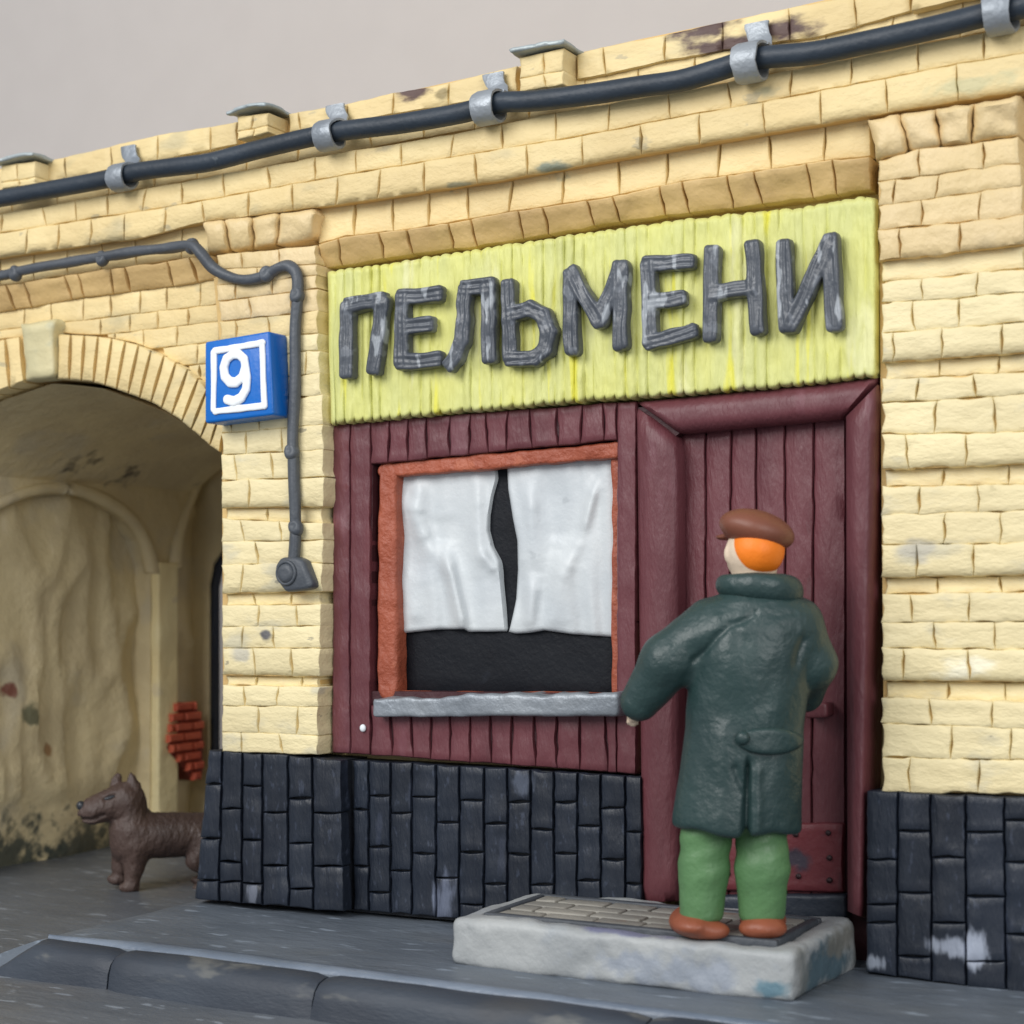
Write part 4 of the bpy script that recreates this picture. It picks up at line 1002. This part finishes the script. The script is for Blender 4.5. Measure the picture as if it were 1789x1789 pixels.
def boxobj(name, m, parent, a, b, bev=.008):
    bm = bmesh.new(); bmesh.ops.create_cube(bm, size=1)
    for q in bm.verts:
        q.co = Vector([(a[i]+b[i])/2+q.co[i]*(b[i]-a[i]) for i in range(3)])
    bmesh.ops.bevel(bm, geom=bm.edges[:], offset=bev, segments=2, profile=.5, affect='EDGES')
    for q in bm.verts:
        q.co += Vector((.006*nz(*q.co, 9), .006*nz(q.co.x+9, q.co.y, q.co.z, 9), .005*nz(q.co.x, q.co.y+9, q.co.z, 9)))
    me = bpy.data.meshes.new(name); bm.to_mesh(me); bm.free(); me.polygons.foreach_set('use_smooth', [True]*len(me.polygons)); me.set_sharp_from_angle(angle=math.radians(50))
    return link(name, me, m, parent)
boxobj('border', m_mat, step, (tx0-.01, ty0-.01, SZ-.05), (tx1+.01, ty0+.03, SZ+.012))
boxobj('border', m_mat, step, (tx0-.01, ty1-.03, SZ-.05), (tx1+.01, ty1+.01, SZ+.012))
boxobj('border', m_mat, step, (tx0-.01, ty0+.03, SZ-.05), (tx0+.03, ty1-.03, SZ+.012))
boxobj('border', m_mat, step, (tx1-.03, ty0+.03, SZ-.05), (tx1+.01, ty1-.03, SZ+.012))
boxobj('tile_bed', m_mat, step, (tx0+.03, ty0+.03, SZ-.05), (tx1-.03, ty1-.03, SZ-.012))
nr_, wy = 4, (ty1-ty0-.06)/4
for r_i in range(nr_):
    x = tx0+.035; first = True
    while x < tx1-.06:
        L = .24*rnd.uniform(.85, 1.15)*(.5 if first and r_i % 2 else 1); first = False
        xe = min(x+L, tx1-.035)
        if tx1-.035-xe < .07: xe = tx1-.035
        boxobj('tile', m_tile, step, (x, ty0+.03+wy*r_i+.006, SZ-.03), (xe-.012, ty0+.03+wy*(r_i+1)-.006, SZ+.004+.006*rnd.random()), .007)
        x = xe

# ================================================================== PERSON
fig = Figure((1275, 1634), SZ+.004)
man = empty('person', tuple(fig.p))
tag(man, 'person seen from behind in dark green coat, green trousers and brown beret at the door', 'person')
tz = [1022, 1036, 1052, 1075, 1100, 1150, 1200, 1270, 1350, 1420, 1460]
tc = [1322, 1321, 1320, 1318, 1315, 1312, 1307, 1301, 1294, 1288, 1287]
trx = [40, 60, 86, 108, 116, 112, 106, 104, 108, 113, 114]
try_ = [36, 52, 64, 74, 82, 86, 84, 82, 84, 88, 88]
def torso(X, Y, Z, k=1.0):
    c = np.interp(Z, tz, tc); rx = np.interp(Z, tz, trx)*k; ry = np.interp(Z, tz, try_)*k
    return (np.sqrt(((X-c)/rx)**2+(Y/ry)**2)-1)*np.minimum(rx, ry)
armL = [((1246, 0, 1098), (1170, -8, 1155), 56, 50), ((1170, -8, 1155), (1118, 10, 1226), 50, 35)]
armR = [((1386, 0, 1094), (1416, 12, 1158), 54, 46), ((1416, 12, 1158), (1410, 70, 1216), 46, 34)]
def surf_y(x, z):      # back surface of the coat
    c = np.interp(z, tz, tc); rx = np.interp(z, tz, trx); ry = np.interp(z, tz, try_)
    return -ry*math.sqrt(max(.02, 1-((x-c)/rx)**2))
def coat(X, Y, Z):
    d = torso(X, Y, Z)
    hem = 1450+.05*(X-1285)+4*np.sin(X*.05)
    d = smax(d, Z-hem, 16); d = smax(d, 1030-Z, 10)
    for a, b, ra, rb in armL: d = smin(d, capsule(X, Y, Z, a, b, ra, rb), 13)
    for a, b, ra, rb in armR: d = smin(d, capsule(X, Y, Z, a, b, ra, rb), 13)
    bk = Y < 10
    def groove(pts, w, dep):
        return np.where(bk, dep*np.exp(-(lines(X, Z, pts)/w)**2), 0)
    d = d+groove([(1318, 1070), (1303, 1083), (1276, 1092), (1255, 1110), (1236, 1134), (1212, 1152)], 6, 5)
    d = d-groove([(1250, 1080), (1222, 1110)], 16, 4)
    d = d+groove([(1400, 1118), (1391, 1140), (1388, 1156)], 6, 4)
    d = d+groove([(1286, 1100), (1302, 1122)], 7, 2.5)+groove([(1345, 1075), (1385, 1072)], 5, 1.5)
    d = d+np.where(bk, 15*np.exp(-(np.abs(X-(1306-.03*(Z-1316)))/(3+.028*np.clip(Z-1316, 0, 200)))**2)*np.clip((Z-1312)/20, 0, 1), 0)
    d = d+groove([(1284, 1334), (1298, 1372)], 6, 5)
    d = d-groove([(1262, 1280), (1259, 1435)], 22, 5)-groove([(1322, 1340), (1322, 1440)], 9, 4)
    d = d+groove([(1197, 1180), (1182, 1225), (1158, 1250)], 7, 2.5)-groove([(1262, 1140), (1272, 1190)], 34, 4)
    return d+1.6*wave(X, Y, Z, .035, 6)+.7*wave(X, Y, Z, .10, 8)
fig.part('coat', coat, (1060, -115, 1010), (1490, 125, 1475), 3.4, m_coat, man)
def collar(X, Y, Z):
    rx, ry = 58, 50
    q = (np.sqrt(((X-1322)/rx)**2+((Y+2)/ry)**2)-1)*52
    zc = 1028+.08*(X-1322)+.06*Y
    r_ = 16.5*(1+.0035*(X-1322))
    return np.sqrt((q/1.0)**2+((Z-zc)/1.4)**2)-r_+1.0*wave(X, Y, Z, .05, 2)
co = fig.part('collar', collar, (1235, -80, 990), (1405, 80, 1070), 2.6, m_coat, man)
by = [(1297, 1281), (1320, 1288), (1350, 1291), (1380, 1290), (1393, 1287)]
def belt(X, Y, Z):
    e = (np.sqrt(((X-1343)/60)**2+((Z-1289-.05*(X-1343))/23)**2)-1)*23
    return np.maximum(smax(e, np.abs(torso(X, Y, Z))-11, 9), Y)+.8*wave(X, Y, Z, .06, 3)
hb = fig.part('half_belt', belt, (1268, -125, 1255), (1420, 20, 1322), 2.6, m_coat, man)
fig.part('button', lambda X, Y, Z: np.sqrt((X-1297)**2+((Y-surf_y(1297, 1282)+10)/.8)**2+(Z-1282)**2)-12, (1278, -120, 1264), (1316, -50, 1300), 2.2, m_coat, man)
legs = [((1236, 2, 1430), (1229, 2, 1520), 47, 43), ((1229, 2, 1520), (1225, 0, 1600), 43, 38), ((1330, 4, 1435), (1332, -4, 1515), 45, 46), ((1332, -4, 1515), (1332, 4, 1600), 46, 41)]
def trousers(X, Y, Z):
    d1 = smin(capsule(X, Y, Z, *legs[0]), capsule(X, Y, Z, *legs[1]), 12); d2 = smin(capsule(X, Y, Z, *legs[2]), capsule(X, Y, Z, *legs[3]), 12)
    d = np.minimum(d1, d2)
    d = smin(d, ellip(X, Y, Z, (1283, 4, 1425), (80, 50, 36)), 6)
    d = smax(d, Z-1609, 12)
    return d+1.4*wave(X, Y, Z, .05, 4)+1.1*np.sin(Z*.16+X*.05)*np.exp(-((Z-1470)/60)**2)
fig.part('trousers', trousers, (1170, -75, 1380), (1395, 75, 1625), 3.2, m_trouser, man)
GZ = 1636
def shoeL(X, Y, Z):
    d = smin(ellip(X, Y, Z, (1212, 30, 1613), (44, 85, 26)), ellip(X, Y, Z, (1240, -22, 1622), (36, 22, 17)), 8)
    return smax(d, Z-GZ+.02*(X-1222), 4)+.8*wave(X, Y, Z, .06, 2)
def shoeR(X, Y, Z):
    d = smin(ellip(X, Y, Z, (1334, 36, 1613), (41, 86, 27)), ellip(X, Y, Z, (1332, -20, 1618), (42, 26, 18)), 8)
    return smax(d, Z-GZ, 4)+.8*wave(X, Y, Z, .06, 3)
fig.part('shoe', shoeL, (1150, -70, 1575), (1295, 130, 1645), 2.8, m_shoe, man)
fig.part('shoe', shoeR, (1280, -70, 1575), (1390, 130, 1645), 2.8, m_shoe, man)
fx, fy = -.34, .94        # where the face looks: to the door, a little left
def body(X, Y, Z):
    d = ellip(X, Y, Z, (1316, 2, 966), (49, 55, 50))
    hx, hy = 1316, 2
    d = smin(d, ellip(X, Y, Z, (hx+fx*34, hy+fy*34, 985), (32, 26, 26)), 14)           # jaw
    d = smin(d, ellip(X, Y, Z, (hx+fx*62, hy+fy*60, 968), (9, 12, 14)), 6)             # nose
    for s in (-1, 1):
        ex, ey = hx+fx*48-s*fy*20, hy+fy*50+s*fx*20
        d = d+4*np.exp(-(((X-ex)**2+(Y-ey)**2+(Z-956)**2)/120))                        # eye sockets
        d = smin(d, ellip(X, Y, Z, (hx-s*fy*47, hy+s*fx*47, 968), (7, 9, 15)), 4)      # ears
    d = d+3.5*np.exp(-(((X-hx-fx*60)**2+(Y-hy-fy*60)**2)/300+((Z-992)/3.5)**2))        # mouth
    d = smin(d, capsule(X, Y, Z, (1317, 0, 985), (1320, 0, 1050), 38, 40), 8)
    d = smin(d, smax(smax(torso(X, Y, Z, .82), Z-1390, 8), 1036-Z, 8), 12)
    for A_ in (armL, armR):
        for a, b, ra, rb in A_: d = smin(d, capsule(X, Y, Z, a, b, ra*.72, rb*.6), 8)
    for a, b, ra, rb in legs: d = smin(d, capsule(X, Y, Z, a, b, ra*.8, rb*.7), 8)
    # left hand hanging, fingers slightly curled
    d = smin(d, ellip(X, Y, Z, (1106, 16, 1248), (13, 10, 15)), 6)
    for k in range(4):
        bx_ = 1098+k*5.2; ln = (11, 14, 14, 11)[k]
        d = smin(d, capsule(X, Y, Z, (bx_, 17+k, 1256), (bx_-2, 19+k, 1256+ln*.6), 3.0, 2.8), 1.2)
        d = smin(d, capsule(X, Y, Z, (bx_-2, 19+k, 1256+ln*.6), (bx_-1, 24+k, 1256+ln), 2.8, 2.4), 1.2)
    d = smin(d, capsule(X, Y, Z, (1116, 20, 1246), (1117, 27, 1260), 3.6, 2.8), 1.5)
    # right hand at the door handle, fingers closed round it
    d = smin(d, ellip(X, Y, Z, (1416, 104, 1222), (12, 16, 14)), 5)
    for k in range(4):
        zz = 1213+k*6.5
        d = smin(d, capsule(X, Y, Z, (1414, 116, zz), (1421, 133, zz+1), 3.4, 3.1), 1.2)
        d = smin(d, capsule(X, Y, Z, (1421, 133, zz+1), (1431, 136, zz+2), 3.1, 2.7), 1.2)
    d = smin(d, capsule(X, Y, Z, (1408, 110, 1212), (1412, 128, 1206), 3.8, 3.0), 1.5)
    return d
fig.part('body', body, (1080, -90, 890), (1450, 150, 1620), 2.9, m_skin, man)
def hair(X, Y, Z):
    return np.maximum(ellip(X, Y, Z, (1323, -8, 961), (48, 54, 48)), (X-1316)*fx+(Y-2)*fy-6)
fig.part('hair', hair, (1262, -75, 900), (1380, 40, 1015), 2.2, m_hair, man)
def beret(X, Y, Z):
    d = ellip(X, Y, Z, (1322, 0, 926), (67, 66, 35), math.radians(14))
    d = smin(d, ellip(X, Y, Z, (1270, 40, 937), (20, 24, 6)), 5)
    return d+.8*wave(X, Y, Z, .04, 3)
fig.part('beret', beret, (1240, -85, 874), (1405, 90, 976), 2.6, m_cap, man)
for s in (-1, 1):
    ex, ey = 1316+fx*49-s*fy*20, 2+fy*51+s*fx*20
    fig.part('eye', (lambda ex, ey: lambda X, Y, Z: np.sqrt((X-ex)**2+(Y-ey)**2+(Z-957)**2)-5)(ex, ey), (ex-9, ey-9, 948), (ex+9, ey+9, 966), 1.5, m_eye, man)

# ================================================================== DOG
dg = Figure((225, 1552), ROADZ+.006)
dog = empty('dog', tuple(dg.p))
tag(dog, 'small brown dog standing in the arched passage, half hidden by the black tiled plinth', 'dog')
def dogf(X, Y, Z):
    d = capsule(X, Y, Z, (236, 0, 1460), (355, 6, 1458), 41, 38)
    d = smin(d, ellip(X, Y, Z, (228, 0, 1470), (36, 34, 42)), 10)
    d = smin(d, capsule(X, Y, Z, (228, 0, 1444), (226, -2, 1402), 37, 30), 10)
    d = smin(d, capsule(X, Y, Z, (218, -3, 1396), (164, -10, 1415), 31, 24), 9)
    d = smin(d, ellip(X, Y, Z, (155, -11, 1420), (19, 16, 17)), 5)
    d = smin(d, ellip(X, Y, Z, (236, -13, 1386), (15, 9, 36), -.22), 5)       # near ear
    d = smin(d, ellip(X, Y, Z, (202, 10, 1372), (10, 8, 20), .35), 5)          # far ear
    for (hx, hy, hz), (kx, ky, kz), (ax, ay, az), r0, r1 in (((240, -15, 1478), (234, -16, 1515), (229, -17, 1545), 26, 13), ((214, 16, 1484), (211, 17, 1515), (208, 17, 1536), 19, 12)):
        d = smin(d, capsule(X, Y, Z, (hx, hy, hz), (kx, ky, kz), r0, r1+4), 8); d = smin(d, capsule(X, Y, Z, (kx, ky, kz), (ax, ay, az), r1+4, r1), 6)
        d = smin(d, ellip(X, Y, Z, (ax-4, ay-2, az+3), (17, 14, 10)), 4)
    for s, gz in ((-1, 1546), (1, 1538)):                                       # hind: knee forward, hock back
        d = smin(d, capsule(X, Y, Z, (362, s*16, 1470), (342, s*18, 1502), 26, 17), 8)
        d = smin(d, capsule(X, Y, Z, (342, s*18, 1502), (364, s*18, 1522), 16, 11), 6)
        d = smin(d, capsule(X, Y, Z, (364, s*18, 1522), (356, s*18, gz), 11, 10), 5)
        d = smin(d, ellip(X, Y, Z, (350, s*18, gz+3), (15, 12, 9)), 4)
    d = d+5*np.exp(-(segd(X, Z, (184, 1393), (201, 1387))[0]/3.2)**2)*(Y < -8)
    d = d+7*np.exp(-(lines(X, Z, [(140, 1428), (160, 1429), (182, 1420)])/3.0)**2)*(Y < -4)
    d = d+2.5*np.exp(-(lines(X, Z, [(196, 1428), (206, 1430), (214, 1424)])/3)**2)*(Y < 0)
    return d+.9*wave(X, Y, Z, .09, 3)+1.0*wave(X, Y, Z, .33, 5)+.7*wave(X, Y, Z, .6, 8)
o = dg.part('body', dogf, (110, -60, 1335), (412, 70, 1566), 2.6, m_dog, dog)
dg.part('eye', lambda X, Y, Z: ellip(X, Y, Z, (192, -25, 1391), (11, 5, 3.6), -.3), (176, -36, 1380), (208, -14, 1402), 1.3, m_nose, dog)
dg.part('nose', lambda X, Y, Z: np.sqrt((X-142)**2+(Y+14)**2+(Z-1406)**2)-8.5, (128, -26, 1394), (156, 2, 1420), 1.6, m_nose, dog)
dg.part('tail', lambda X, Y, Z: np.minimum(capsule(X, Y, Z, (385, 6, 1450), (405, 8, 1425), 9, 8), capsule(X, Y, Z, (405, 8, 1425), (404, 8, 1398), 8, 5)), (370, -8, 1385), (420, 22, 1465), 2.2, m_dog, dog)
